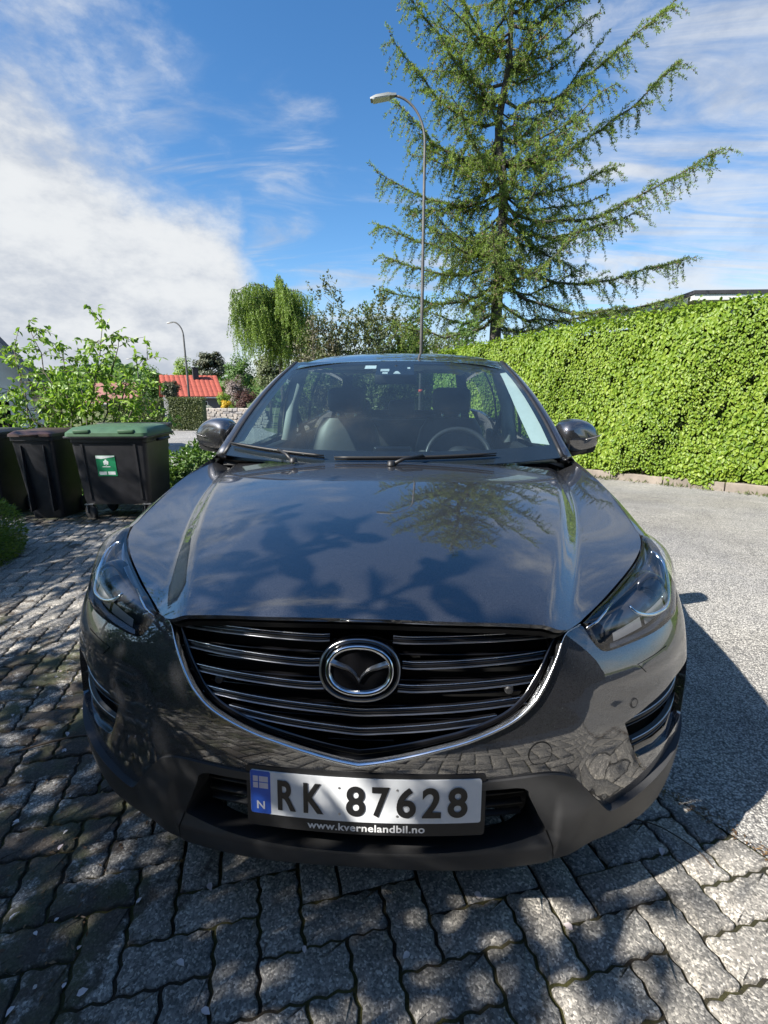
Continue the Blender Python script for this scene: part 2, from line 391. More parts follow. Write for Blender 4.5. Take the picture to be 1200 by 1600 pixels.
# ---------------------------------------------------------------- materials
MATS = {}
def newmat(name):
    m = bpy.data.materials.new(name); m.use_nodes = True; nt = m.node_tree; b = nt.nodes['Principled BSDF']; MATS[name] = m
    return m, nt, b
def N_(nt, t, **k):
    n = nt.nodes.new(t)
    for a, b in k.items(): setattr(n, a, b)
    return n
def noise(nt, scale, detail=4, rough=.55, coord='Object', dist=0, sc=None):
    t = N_(nt, 'ShaderNodeTexCoord') if coord != 'World' else N_(nt, 'ShaderNodeNewGeometry')
    o = t.outputs[coord] if coord != 'World' else t.outputs['Position']
    if sc:
        m = N_(nt, 'ShaderNodeMapping'); m.inputs['Scale'].default_value = sc; nt.links.new(o, m.inputs[0]); o = m.outputs[0]
    n = N_(nt, 'ShaderNodeTexNoise'); n.inputs['Scale'].default_value = scale; n.inputs['Detail'].default_value = detail; n.inputs['Roughness'].default_value = rough; n.inputs['Distortion'].default_value = dist
    nt.links.new(o, n.inputs['Vector']); return n.outputs[0]
def voro(nt, scale, coord='World', feature='F1', out=0):
    t = N_(nt, 'ShaderNodeTexCoord') if coord != 'World' else N_(nt, 'ShaderNodeNewGeometry')
    n = N_(nt, 'ShaderNodeTexVoronoi'); n.feature = feature; n.inputs['Scale'].default_value = scale
    nt.links.new(t.outputs[coord] if coord != 'World' else t.outputs['Position'], n.inputs['Vector']); return n.outputs[out]
def ramp(nt, x, stops):
    r = N_(nt, 'ShaderNodeValToRGB'); nt.links.new(x, r.inputs[0]); e = r.color_ramp.elements
    while len(e) < len(stops): e.new(.5)
    for el, (p, c) in zip(e, stops): el.position = p; el.color = (*c, 1) if len(c) == 3 else c
    return r.outputs[0]
def mathn(nt, op, a, b=0., clamp=False):
    n = N_(nt, 'ShaderNodeMath', operation=op); n.use_clamp = clamp
    for i, x in enumerate((a, b)):
        if hasattr(x, 'is_linked'): nt.links.new(x, n.inputs[i])
        else: n.inputs[i].default_value = x
    return n.outputs[0]
def mixc(nt, fac, a, b, mode='MIX'):
    n = N_(nt, 'ShaderNodeMix', data_type='RGBA', blend_type=mode)
    for i, x in ((0, fac), (6, a), (7, b)):
        if hasattr(x, 'is_linked'): nt.links.new(x, n.inputs[i])
        else: n.inputs[i].default_value = x if i == 0 else (*x, 1)
    return n.outputs[2]
def bumpn(nt, bsdf, h, dist=.01, strength=.5):
    b = N_(nt, 'ShaderNodeBump'); b.inputs['Strength'].default_value = strength; b.inputs['Distance'].default_value = dist
    nt.links.new(h, b.inputs['Height']); nt.links.new(b.outputs[0], bsdf.inputs['Normal'])
def plain(name, col, rough=.5, metal=0, var=.12, scale=30, coat=0, bump=0, bscale=200, spec=.5):
    m, nt, b = newmat(name); n = noise(nt, scale)
    lo = tuple(c*(1-var) for c in col); hi = tuple(min(1, c*(1+var)) for c in col)
    nt.links.new(ramp(nt, n, [(.3, lo), (.7, hi)]), b.inputs['Base Color'])
    b.inputs['Roughness'].default_value = rough; b.inputs['Metallic'].default_value = metal; b.inputs['Coat Weight'].default_value = coat; b.inputs['Specular IOR Level'].default_value = spec
    if bump: bumpn(nt, b, noise(nt, bscale, 3), bump, .6)
    return m
def leafmat(name, c0, c1, c2, trans=.35, rough=.5):
    m, nt, b = newmat(name); a = N_(nt, 'ShaderNodeAttribute', attribute_name='var'); oi = N_(nt, 'ShaderNodeObjectInfo')
    x = mathn(nt, 'FRACT', mathn(nt, 'ADD', a.outputs['Fac'], oi.outputs['Random']))
    x = mathn(nt, 'ADD', mathn(nt, 'MULTIPLY', x, .55), mathn(nt, 'MULTIPLY', noise(nt, 1.1, 4, .6, coord='World'), .45))
    c = ramp(nt, x, [(.1, c0), (.5, c1), (.92, c2)]); nt.links.new(c, b.inputs['Base Color'])
    b.inputs['Roughness'].default_value = rough; b.inputs['Specular IOR Level'].default_value = .35
    t = N_(nt, 'ShaderNodeBsdfTranslucent'); nt.links.new(mixc(nt, 1., c, (1.15, 1.2, .55), 'MULTIPLY'), t.inputs[0])
    mx = N_(nt, 'ShaderNodeMixShader'); mx.inputs[0].default_value = trans
    nt.links.new(b.outputs[0], mx.inputs[1]); nt.links.new(t.outputs[0], mx.inputs[2]); nt.links.new(mx.outputs[0], nt.nodes['Material Output'].inputs[0])
    return m
def glassmat(name, tint, ior=1.5, rough=0., dust_and_sky_tint=0.):
    m, nt, b = newmat(name); nt.nodes.remove(b)
    tr = N_(nt, 'ShaderNodeBsdfTransparent'); tr.inputs[0].default_value = (*tint, 1)
    gl = N_(nt, 'ShaderNodeBsdfGlossy'); gl.inputs['Roughness'].default_value = rough
    fr = N_(nt, 'ShaderNodeFresnel'); bf = N_(nt, 'ShaderNodeNewGeometry')     # a thin pane reflects alike from both sides
    nt.links.new(mathn(nt, 'ADD', ior, mathn(nt, 'MULTIPLY', bf.outputs['Backfacing'], 1/ior-ior)), fr.inputs[0])
    mx = N_(nt, 'ShaderNodeMixShader'); nt.links.new(fr.outputs[0], mx.inputs[0]); nt.links.new(tr.outputs[0], mx.inputs[1]); nt.links.new(gl.outputs[0], mx.inputs[2])
    out = mx.outputs[0]
    if dust_and_sky_tint:  # dust film, with the blue of reflected sky put into its colour
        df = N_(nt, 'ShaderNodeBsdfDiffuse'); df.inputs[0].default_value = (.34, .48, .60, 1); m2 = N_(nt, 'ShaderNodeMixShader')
        nt.links.new(mathn(nt, 'MULTIPLY', ramp(nt, noise(nt, 3, 5), [(.3, (.6, .6, .6)), (.7, (1, 1, 1))]), dust_and_sky_tint), m2.inputs[0]); nt.links.new(out, m2.inputs[1]); nt.links.new(df.outputs[0], m2.inputs[2]); out = m2.outputs[0]
    nt.links.new(out, nt.nodes['Material Output'].inputs[0]); return m
def paintmat():
    m, nt, b = newmat('metallic_grey_paint')
    fl = voro(nt, 1400, 'Object', out=1)
    nt.links.new(mixc(nt, mathn(nt, 'MULTIPLY', fl, .55), (.014, .0146, .0175), (.150, .151, .162)), b.inputs['Base Color'])
    b.inputs['Metallic'].default_value = .75; b.inputs['Roughness'].default_value = .46
    b.inputs['Coat Weight'].default_value = 1; b.inputs['Coat Roughness'].default_value = .012; b.inputs['Coat IOR'].default_value = 2.2
    sp_ = ramp(nt, voro(nt, 38, 'Object'), [(.035, (1, 1, 1)), (.05, (0, 0, 0))])     # dust specks
    cr_ = b.inputs['Coat Roughness']; nt.links.new(mathn(nt, 'ADD', mathn(nt, 'MULTIPLY', sp_, .5), .012), cr_)
    bb = N_(nt, 'ShaderNodeBump'); bb.inputs['Strength'].default_value = .10; bb.inputs['Distance'].default_value = .0004
    nt.links.new(fl, bb.inputs['Height']); nt.links.new(bb.outputs[0], b.inputs['Normal']); 
    # faint orange peel in the clear coat
    b2 = N_(nt, 'ShaderNodeBump'); b2.inputs['Strength'].default_value = .012; b2.inputs['Distance'].default_value = .002
    nt.links.new(noise(nt, 60, 2), b2.inputs['Height']); nt.links.new(b2.outputs[0], b.inputs['Coat Normal'])
    return m
PAINT = paintmat()
CHROME = plain('chrome', (.78, .79, .80), .06, 1, .03)
BRIGHT = plain('bright_trim', (.86, .87, .88), .20, 1, .04)
SATIN = plain('satin_metal', (.42, .43, .45), .28, 1, .05)
GLOSSBLK = plain('gloss_black', (.006, .006, .007), .10, 0, .05, coat=.4)
BLACK = plain('matte_black_plastic', (.012, .012, .013), .5, 0, .2)
MESHBLK = plain('deep_black', (.004, .004, .004), .7, 0, .2, spec=.2)
CLAD = plain('grey_cladding_plastic', (.036, .036, .037), .45, 0, .18, 14, bump=.0006, bscale=900)
RUBBER = plain('rubber', (.014, .014, .014), .75, 0, .2)
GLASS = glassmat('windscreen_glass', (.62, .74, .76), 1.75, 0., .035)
SIDEGLASS = glassmat('side_glass', (.55, .66, .63), 1.5)
LENS = glassmat('clear_lens', (.93, .94, .95), 1.85)
LAMPGLASS = glassmat('projector_glass', (.75, .8, .85), 1.7)
REFLECT = plain('reflector_silver', (.62, .63, .65), .12, 1, .06, 60)
ALLOY = plain('alloy_grey', (.25, .25, .26), .3, 1, .08)
# ---------------------------------------------------------------- ground
def G(x, y):
    """height of the ground: level yard, street falling away behind the car"""
    y = np.asarray(y, float); t = np.minimum(y, 45)-2.5
    s = np.log1p(np.exp(-np.abs(t)*2))/2+np.maximum(t, 0)
    return -.055*s-.012*np.maximum(y-45, 0)
def gpt(x, y, dz=0): return (x, y, float(G(x, y))+dz)
def sheet(name, xs, ys, mat, dz, kind='structure'):
    X, Y = np.meshgrid(xs, ys, indexing='ij'); Z = G(X, Y)+dz; a, b = X.shape
    i, j = np.meshgrid(np.arange(a-1), np.arange(b-1), indexing='ij'); i, j = i.ravel(), j.ravel()
    o = mobj(name, np.stack([X, Y, Z], -1).reshape(-1, 3), np.stack([i*b+j, (i+1)*b+j, (i+1)*b+j+1, i*b+j+1], 1), mat, None, True)
    return tag(o, kind=kind)
def asphaltmat(name, bright=1.0):
    m, nt, b = newmat(name)
    v = voro(nt, 150, out=1); g = N_(nt, 'ShaderNodeSeparateColor'); nt.links.new(v, g.inputs[0])
    st = ramp(nt, g.outputs[0], [(0, (.10, .10, .10)), (.35, (.19, .188, .183)), (.62, (.28, .275, .265)), (1, (.42, .41, .39))])
    d = voro(nt, 150); ed = ramp(nt, d, [(.35, (1, 1, 1)), (.75, (.32, .32, .33))])
    c = mixc(nt, 1., st, ed, 'MULTIPLY')
    n = ramp(nt, noise(nt, .9, 5, .6, 'World'), [(.3, (.78, .78, .8)), (.7, (1.12, 1.1, 1.05))])
    c = mixc(nt, 1., c, n, 'MULTIPLY')
    stn = ramp(nt, noise(nt, .45, 6, .7, 'World', .6), [(.42, (1, 1, 1)), (.62, (.74, .73, .72))]); c = mixc(nt, 1., c, stn, 'MULTIPLY')
    crack = ramp(nt, noise(nt, .35, 4, .6, 'World', 2.), [(.492, (1, 1, 1)), (.5, (.62, .62, .62)), (.508, (1, 1, 1))])
    c = mixc(nt, .7, c, crack, 'MULTIPLY')
    c = mixc(nt, 1., c, (bright*1.02, bright, bright*.96), 'MULTIPLY')
    nt.links.new(c, b.inputs['Base Color']); b.inputs['Roughness'].default_value = .85
    bumpn(nt, b, mathn(nt, 'SUBTRACT', 1., d), .004, .9); return m
ASPH = asphaltmat('asphalt', 1.62)
SOIL, nt, b = newmat('joint_soil_and_moss')
c = mixc(nt, ramp(nt, noise(nt, 3.2, 6, .65, 'World'), [(.42, (0, 0, 0)), (.58, (1, 1, 1))]), (.045, .034, .022), (.105, .10, .026))
c = mixc(nt, .5, c, ramp(nt, noise(nt, 120, 4, .7, 'World'), [(.3, (.25, .22, .18)), (.7, (1, 1, 1))]), 'MULTIPLY')
nt.links.new(c, b.inputs['Base Color']); b.inputs['Roughness'].default_value = .95; bumpn(nt, b, noise(nt, 160, 4, .7, 'World'), .01, 1)
GRASS, nt, b = newmat('rough_ground')
c = ramp(nt, noise(nt, .5, 8, .7, 'World'), [(.3, (.05, .07, .02)), (.55, (.10, .12, .035)), (.75, (.16, .14, .07))])
nt.links.new(c, b.inputs['Base Color']); b.inputs['Roughness'].default_value = .95; bumpn(nt, b, noise(nt, 9, 6, .7, 'World'), .05, 1)
PAVER, nt, b = newmat('concrete_paver')
v = voro(nt, 190, out=1); sg = N_(nt, 'ShaderNodeSeparateColor'); nt.links.new(v, sg.inputs[0])
st = ramp(nt, sg.outputs[0], [(0, (.085, .084, .082)), (.45, (.155, .153, .149)), (.8, (.23, .225, .215)), (1, (.40, .39, .37))])
oi = N_(nt, 'ShaderNodeObjectInfo'); at_ = N_(nt, 'ShaderNodeAttribute', attribute_name='var')
rv = mathn(nt, 'FRACT', mathn(nt, 'ADD', oi.outputs['Random'], at_.outputs['Fac']))
tone = ramp(nt, rv, [(0, (1.25, 1.19, 1.11)), (.5, (1.60, 1.52, 1.41)), (1, (1.88, 1.78, 1.65))])
c = mixc(nt, 1., st, tone, 'MULTIPLY')
c = mixc(nt, 1., c, ramp(nt, noise(nt, 14, 5, .65, 'World'), [(.25, (.72, .72, .72)), (.7, (1.08, 1.08, 1.06))]), 'MULTIPLY')
# earth and moss gathered along the left border of the yard
ge = N_(nt, 'ShaderNodeNewGeometry'); sx = N_(nt, 'ShaderNodeSeparateXYZ'); nt.links.new(ge.outputs['Position'], sx.inputs[0])
left = mathn(nt, 'MULTIPLY', mathn(nt, 'ADD', sx.outputs[0], .45), -.36)
left = mathn(nt, 'MINIMUM', mathn(nt, 'MAXIMUM', left, -.08), .145)
near = ramp(nt, mathn(nt, 'MULTIPLY', mathn(nt, 'ADD', sx.outputs[1], 0.), .4), [(.40, (1, 1, 1)), (.72, (0, 0, 0))])
bins_ = ramp(nt, mathn(nt, 'MULTIPLY', sx.outputs[1], .2), [(.80, (0, 0, 0)), (.90, (1, 1, 1))])
dm = mathn(nt, 'ADD', noise(nt, 3.4, 8, .72, 'World'), mathn(nt, 'MULTIPLY', left, mathn(nt, 'MAXIMUM', near, bins_)))
dm = ramp(nt, dm, [(.56, (0, 0, 0)), (.62, (1, 1, 1))])
dirt = mixc(nt, ramp(nt, noise(nt, 5, 5, .6, 'World'), [(.45, (0, 0, 0)), (.62, (1, 1, 1))]), (.050, .036, .026), (.060, .066, .020))
dirt = mixc(nt, .6, dirt, ramp(nt, noise(nt, 90, 5, .8, 'World'), [(.3, (.3, .3, .3)), (.7, (1.3, 1.3, 1.3))]), 'MULTIPLY')
c = mixc(nt, mathn(nt, 'MULTIPLY', dm, .88), c, dirt)
nt.links.new(c, b.inputs['Base Color']); b.inputs['Roughness'].default_value = .88
bumpn(nt, b, mathn(nt, 'SUBTRACT', noise(nt, 260, 3, .7, 'World'), mathn(nt, 'MULTIPLY', voro(nt, 190), .6)), .003, .8)

far = np.concatenate([np.linspace(-600, -60, 10), np.linspace(-50, 50, 41), np.linspace(60, 600, 10)])
fary = np.concatenate([np.linspace(-300, -20, 8), np.linspace(-14, 50, 129), np.linspace(60, 1200, 16)])
sheet('ground', far, fary, GRASS, -.06)
# street: asphalt to the right of and behind the paved yard
A0 = np.array([1.225, .335]); AD = np.array([-.60, .80])          # line where paving meets asphalt
AN = np.array([AD[1], -AD[0]])                                   # towards the asphalt
def grid_poly(name, poly, step, mat, dz):
    poly = np.array(poly); d = dense(poly, step)
    lo, hi = poly.min(0), poly.max(0); g = np.stack(np.meshgrid(np.arange(lo[0], hi[0], step), np.arange(lo[1], hi[1], step)), -1).reshape(-1, 2)
    g = g[inside(poly, g)]; dm = np.array([((d-p)**2).sum(1).min() for p in g]); g = g[dm > (.3*step)**2]
    P = np.concatenate([d, g]); vv, ee, ff, *_ = delaunay_2d_cdt([Vector(p) for p in P], [(i, (i+1) % len(d)) for i in range(len(d))], [], 0, 1e-6)
    V = np.array([v[:] for v in vv]); T = np.array([f[:] for f in ff]); T = T[inside(poly, V[T].mean(1))]
    return tag(mobj(name, np.c_[V, G(V[:, 0], V[:, 1])+dz], T, mat, None, True), kind='structure')
p0 = A0-AD*16; p1 = A0+AD*9.4
asphalt = grid_poly('asphalt_road', [p0, p1, (-9, 9.6), (-30, 50), (-75, 120), (-55, 130), (-20, 60), (-2, 16), (14, -2), (18, -14)], .8, ASPH, 0.)
yard = grid_poly('paved_yard', [p0, p1, (-9, 9.2), (-14, 6), (-14, -14), (9, -14)], .8, SOIL, -.0045)
# interlocking pavers laid in herringbone
UA = .1125; PA = R(17.3); PC = np.array([.206, .012]); ca, sa = math.cos(PA), math.sin(PA)
def wave(k): return .0046*(0, .9, .35, -.9, 0, .9, -.35, -.9)[k % 8]      # k counts eighths of a unit
def paver_outline():
    pts = [(k, 0, 0) for k in range(16)]+[(16, k, 1) for k in range(8)]+[(16-k, 8, 0) for k in range(16)]+[(0, 8-k, 1) for k in range(8)]
    pts = [p for p in pts if (p[1] if p[2] else p[0]) % 4 != 2 or True]
    return np.array([(x*UA/8+(wave(y) if vx else 0), y*UA/8+(0 if vx else wave(x))) for x, y, vx in pts])
PO = paver_outline(); NPO = len(PO)
def paver_local(swap):
    o = PO[:, ::-1] if swap else PO
    return o-[UA if not swap else UA/2, UA/2 if not swap else UA]
def paver_solid(c, gap=.0052, bev=.0035):
    """solid from an outline: worn arris, sides down into the joint"""
    c = offset_poly(c, gap); i = offset_poly(c, bev); n = len(c)
    nx = np.roll(c, -1, 0); ccw = np.sum(c[:, 0]*nx[:, 1]-nx[:, 0]*c[:, 1]) > 0
    V = np.concatenate([np.c_[i, np.full(n, .006)], np.c_[c, np.full(n, .0025)], np.c_[c, np.full(n, -.016)], [[*c.mean(0), .0064]]])
    a = np.arange(n); bq = (a+1) % n
    T = np.concatenate([np.stack([np.full(n, 3*n), a, bq], 1), np.stack([n+a, n+bq, bq], 1), np.stack([n+a, bq, a], 1), np.stack([2*n+a, 2*n+bq, n+bq], 1), np.stack([2*n+a, n+bq, n+a], 1)])
    return V, (T if ccw else T[:, ::-1])
def clip_line(poly, p, nrm):
    """keep the part of an outline on the paving side of a line"""
    out = []; d = (poly-p)@nrm
    for k in range(len(poly)):
        a, b_, da, db = poly[k], poly[(k+1) % len(poly)], d[k], d[(k+1) % len(poly)]
        if da <= 0: out.append(a)
        if (da <= 0) != (db <= 0): out.append(a+(b_-a)*da/(da-db))
    return np.array(out)
geoH, geoV = paver_solid(paver_local(False)), paver_solid(paver_local(True))
# fewer points for those that are far off
geoHf, geoVf = paver_solid(paver_local(False)[::2]), paver_solid(paver_local(True)[::2])
meH = npmesh('paver', *geoH); meV = npmesh('paver', *geoV)
for m_ in (meH, meV): m_.materials.append(PAVER)
ROT = np.array([[ca, sa], [-sa, ca]])
cells = []
for iy in range(-75, 110):
    for ix in range(-130, 60):
        d = (ix-iy) % 4
        if d == 0: cx_, cy_, vert = ix+1, iy+.5, False
        elif d == 3: cx_, cy_, vert = ix+.5, iy+1, True
        else: continue
        w = PC+UA*np.array([cx_*ca-cy_*sa, cx_*sa+cy_*ca])
        if (w-A0)@AN > .10 or w[0] < -7.5 or w[1] < -1.6 or w[1] > 7.6 or (abs(w[0]) < .7 and .7 < w[1] < 3.6): continue
        cells.append((w[0], w[1], vert))
cells = np.array(cells)
zc_ = (np.c_[cells[:, :2], np.zeros(len(cells))]-CAM_POS)
dep = zc_@FW; px_ = CX+FPX*(zc_@RT)/np.maximum(dep, .01); py_ = CY-FPX*(zc_@UP)/np.maximum(dep, .01)
inv = (dep > .2) & (px_ > -60) & (px_ < 1260) & (py_ < 1700) & (py_ > 800)
hid = (np.abs(cells[:, 0]) < .80) & (cells[:, 1] > .22) & (cells[:, 1] < 4.6)      # under the car
score = np.where(inv & ~hid, dep, 1e6+np.hypot(cells[:, 0], cells[:, 1])); order = np.argsort(score)
solo, rest = order[:300], order[300:]
for k in solo:
    x, y, vert = cells[k]; cut = (np.array([x, y])-A0)@AN > -.16
    if cut:
        po = clip_line(paver_local(bool(vert))@ROT+[x, y], A0-AN*.003, AN)
        if len(po) < 4: continue
        po = po-[x, y]; po = po[np.r_[True, np.linalg.norm(np.diff(po, axis=0), axis=1) > .0008]]
        if np.ptp(po@AN) < .014: continue
        me_ = npmesh('paver', *paver_solid(po)); me_.materials.append(PAVER); o = link('paver', me_, None, yard); rz_ = 0
    else: o = link('paver', meV if vert else meH, None, yard); rz_ = PA+rng.normal()*.005
    o.location = (x, y, float(G(x, y))+rng.normal()*.0014); o.rotation_euler = (rng.normal()*.008, rng.normal()*.008, rz_)
# every other paver of the yard, joined
RV, RF, RA = [], [], []; n0 = 0
for k in rest:
    x, y, vert = cells[k]; V, T = geoVf if vert else geoHf
    if (np.array([x, y])-A0)@AN > -.16:
        po = clip_line((paver_local(bool(vert))[::2])@ROT+[x, y], A0-AN*.003, AN)
        if len(po) < 4 or np.ptp(po@AN) < .02: continue
        V, T = paver_solid(po-[x, y]); V = np.c_[V[:, :2]@ROT.T, V[:, 2]]
    P = np.c_[V[:, :2]@ROT, V[:, 2]]; tl = rng.normal(size=2)*.008
    P[:, 2] += P[:, 0]*tl[0]+P[:, 1]*tl[1]+rng.normal()*.0014+float(G(x, y)); P[:, 0] += x; P[:, 1] += y
    RV.append(P); RF.append(n0+T); RA.append(np.full(len(P), rng.random())); n0 += len(P)
o = mobj('distant_pavers', np.concatenate(RV), np.concatenate(RF), PAVER, yard, attr=np.concatenate(RA)); o['kind'] = 'stuff'

# fallen petals and twigs
PETAL = leafmat('petal', (.62, .50, .50), (.75, .66, .66), (.80, .74, .72), .2)
n = 190; x = -1.9+1.55*rng.random(n)**.8; y = -.15+3.2*rng.random(n)**1.3
ex = np.array([(.12, .02), (.55, .10), (.72, .31), (.30, .18), (-.15, .02), (.9, .36)]); x = np.r_[x, ex[:, 0]]; y = np.r_[y, ex[:, 1]]
keep = ~((np.abs(x) < .8) & (y > .2)); x, y = x[keep], y[keep]; n = len(x)
a = rng.random(n)*6.28; D = np.c_[np.cos(a), np.sin(a), rng.normal(size=n)*.15]; NN = np.c_[rng.normal(size=(n, 2))*.25, np.ones(n)]
L = .010+.018*rng.random(n)
tag(leaves('fallen_petals', np.c_[x, y, np.full(n, .012)], D, NN, L, L*.7, PETAL, None, .25, True), 'pale pink and white petals littering the shaded paving on the left', 'petals')
DRY = leafmat('dry_litter', (.05, .03, .018), (.12, .07, .035), (.22, .14, .06), .1)
n = 2600; x = -3.2+2.5*rng.random(n); y = -.3+2.6*rng.random(n); kk = (x < -.6) | (rng.random(n) < .05); x2 = -5+4.2*rng.random(700); y2 = 3.75+.5*rng.normal(size=700)*.5
x, y = np.r_[x[kk], x2], np.r_[y[kk], y2]; n = len(x); a = rng.random(n)*6.28
ed = rng.random(900); exy = A0[None]+AD[None]*(ed[:, None]*3-2)+rng.normal(size=(900, 2))*.016
x, y = np.r_[x, exy[:, 0]], np.r_[y, exy[:, 1]]; n = len(x); a = rng.random(n)*6.28
tag(leaves('dry_leaf_litter', np.c_[x, y, G(x, y)+.010], np.c_[np.cos(a), np.sin(a), rng.normal(size=n)*.2], np.c_[rng.normal(size=(n, 2))*.3, np.ones(n)], .006+.016*rng.random(n), .003+.006*rng.random(n), DRY, None, .2), 'brown crumbs of dry leaves and bud scales scattered over the paving', 'leaf litter')
TWIG = plain('twig_bark', (.09, .065, .045), .9)
def twig(pts, r, label):
    tag(MB().tube(smooth_poly(pts, 5), r, 6).build('fallen_twig', TWIG, None, True), label, 'twig', 'twigs fallen on the paving')
twig([(.86, .46, .012), (.93, .43, .016), (1.0, .36, .013), (1.02, .30, .012)], .0022, 'thin curved twig on the pavers beside the right end of the bumper')
twig([(-1.45, .62, .012), (-1.25, .72, .02), (-1.1, .74, .012)], .004, 'brown twig on the earthy paving left of the bumper')
# ---------------------------------------------------------------- the car
car = thing('parked_car', 'dark metallic grey SUV parked nose-on to the viewer on the pavers', 'car')
def mir(pts): return [(-p[0], *p[1:]) for p in pts]
# ---- bonnet
HE = [(.19, .0625), (.33, .072), (.4149, .078), (.4446, .0877), (.4688, .107), (.5021, .1444), (.5262, .174), (.6066, .267), (.6914, .3719), (.7533, .4571), (.803, .54), (.8311, .612), (.8522, .7087), (.873, .9208), (.879, 1.12), (.877, 1.30), (.868, 1.385)]
half = [(0, .0595)]+HE; hb = smooth_poly(half, 5)
rear = [(.84, 1.40), (.70, 1.385), (.45, 1.345), (.2, 1.322), (0, 1.315)]
right = [tuple(p) for p in hb]+[tuple(p) for p in smooth_poly([hb[-1]]+rear, 4)[1:]]
outline = right+[(-x, y) for x, y in right[-2:0:-1]]
def hood_S(u, v):
    z = hood_z(u, v); return np.stack([u, v, z], -1)
# let the leading edge roll down
def hood_roll(u, v):
    P = hood_S(u, v); return P
yy = np.arange(.09, 1.37, .011); xcr = cs_basis(_HY, yy) @ np.array(_HXc)
crease = np.concatenate([np.c_[s*(xcr+d), yy+(.0055 if k % 2 else 0)] for s in (1, -1) for k, d in enumerate(np.arange(-.022, .092, .0055))])
panel('bonnet', hood_roll, outline, PAINT, car, sp=.016, rim=.012, gap=.003, extra=crease)
# dark channel under the bonnet edges and the engine bay seal
und = offset_poly(np.array(outline), .004)
panel('bonnet_seal', hood_roll, und, MESHBLK, car, sp=.06, off=-.022, rim=.015)

# ---- front bumper skin
UMAX = .985; 
ch_out = [(0.517, .8557), (.4738, .8446), (.4517, .8065), (.4392, .7839), (.4164, .7432), (.3881, .7083), (.3399, .674), (.2531, .6390), (.18, .6175), (.118, .600), (.05, .5825), (0, .5730)]
ch_in = [(.500, .8605), (.458, .8475), (.4347, .8114), (.4217, .7888), (.3993, .7543), (.3725, .721), (.326, .6878), (.2428, .6560), (.172, .6375), (.113, .6230), (.048, .6085), (0, .6005)]
clad_top = [(0, .5390), (.2767, .5438), (.3804, .5469), (.4384, .5454), (.4847, .5321), (.5104, .51), (.5584, .4545), (.6026, .4025), (.6234, .3926), (.661, .399), (.722, .4154), (.80, .437), (.90, .462), (1.125, .52)]
hl_low = [(.5237, .8526), (.5386, .8286), (.5567, .8074), (.5754, .7975), (.6022, .7965), (.6565, .7996), (.7422, .8035), (.82, .809), (.90, .820), (.98, .837), (1.14, .870)]
fogp = [(.640, .625), (.72, .648), (.84, .672), (.985, .680), (.965, .600), (.945, .520), (.86, .497), (.705, .507), (.672, .56)]
washer = [(.674, .7536), (.790, .766), (.787, .744), (.703, .731)]
co = smooth_poly(ch_out, 5); ci = smooth_poly(ch_in, 5); ct = smooth_poly(clad_top, 4); hlw = smooth_poly(hl_low, 4)
rgt = [tuple(p) for p in co[::-1]]+[tuple(p) for p in hlw]+[(1.140, .80), (1.130, .65), (1.125, .52)]+[tuple(p) for p in ct[-2::-1]]
# right half outline runs from the V tip up the surround, along the lamp, down the arch, back along the cladding
sub = lambda poly: [(-x, y) for x, y in poly]
bump_outline = rgt+[(-x, y) for x, y in rgt[::-1] if x > 1e-6]
def fog_sag(UV): return np.zeros(len(UV))
def bumper_relief(UV):
    u = np.abs(UV[:, 0]); v = UV[:, 1]
    # shoulder under the lamp, and the scoop towards the fog opening
    line = .742+.02*(u-.5)
    s = -.010*sstep(0, .05, line-v)*sstep(.50, .60, u)*sstep(.98, .86, u)
    sc = -.005*np.exp(-((v-(.50+.25*(u-.55)))/.07)**2)*sstep(.50, .66, u)*sstep(1.02, .9, u)
    return s+sc
front_r = lambda u, v: front(u, v)+surf_normal(front, u, v, 1)*bumper_relief(np.stack([u, v], 1))[:, None]
bumper = panel('front_bumper', front_r, bump_outline, PAINT, car, holes=[fogp, sub(fogp), offset_poly(np.array(washer), -.0015), offset_poly(np.array(sub(washer)), -.0015)], sp=.020, rim=.03, holerim=.05)
for s in (1, -1):
    w = [(s*x, y) for x, y in washer]
    panel('washer_cover', front_r, w, PAINT, bumper, sp=.02, off=.0015, rim=.012)
    panel('washer_shadow_gap', front_r, offset_poly(np.array(w), -.006), MESHBLK, bumper, sp=.03, off=-.02, rim=0)
    for (u, v), r in (((.6674, .668), .0085),):
        circ = [(s*u+r*math.cos(t), v+r*math.sin(t)) for t in np.linspace(0, 2*math.pi, 20, endpoint=False)]
        panel('parking_sensor', front_r, circ, PAINT, bumper, sp=.006, off=.0022, rim=.004)
        ring = [(s*u+(r+.0035)*math.cos(t), v+(r+.0035)*math.sin(t)) for t in np.linspace(0, 2*math.pi, 20, endpoint=False)]
        panel('sensor_ring', front_r, ring, BLACK, bumper, sp=.006, off=.0012, rim=.003)
circ = lambda u, v, r, n=28: [(u+r*math.cos(t), v+r*math.sin(t)) for t in np.linspace(0, 2*math.pi, n, endpoint=False)]
panel('tow_eye_cover', front_r, circ(.4076, .600, .0265), PAINT, bumper, sp=.01, off=.0016, rim=.003)
panel('tow_cover_gap', front_r, circ(.4076, .600, .0285), MESHBLK, bumper, sp=.01, off=.0008, rim=.002)

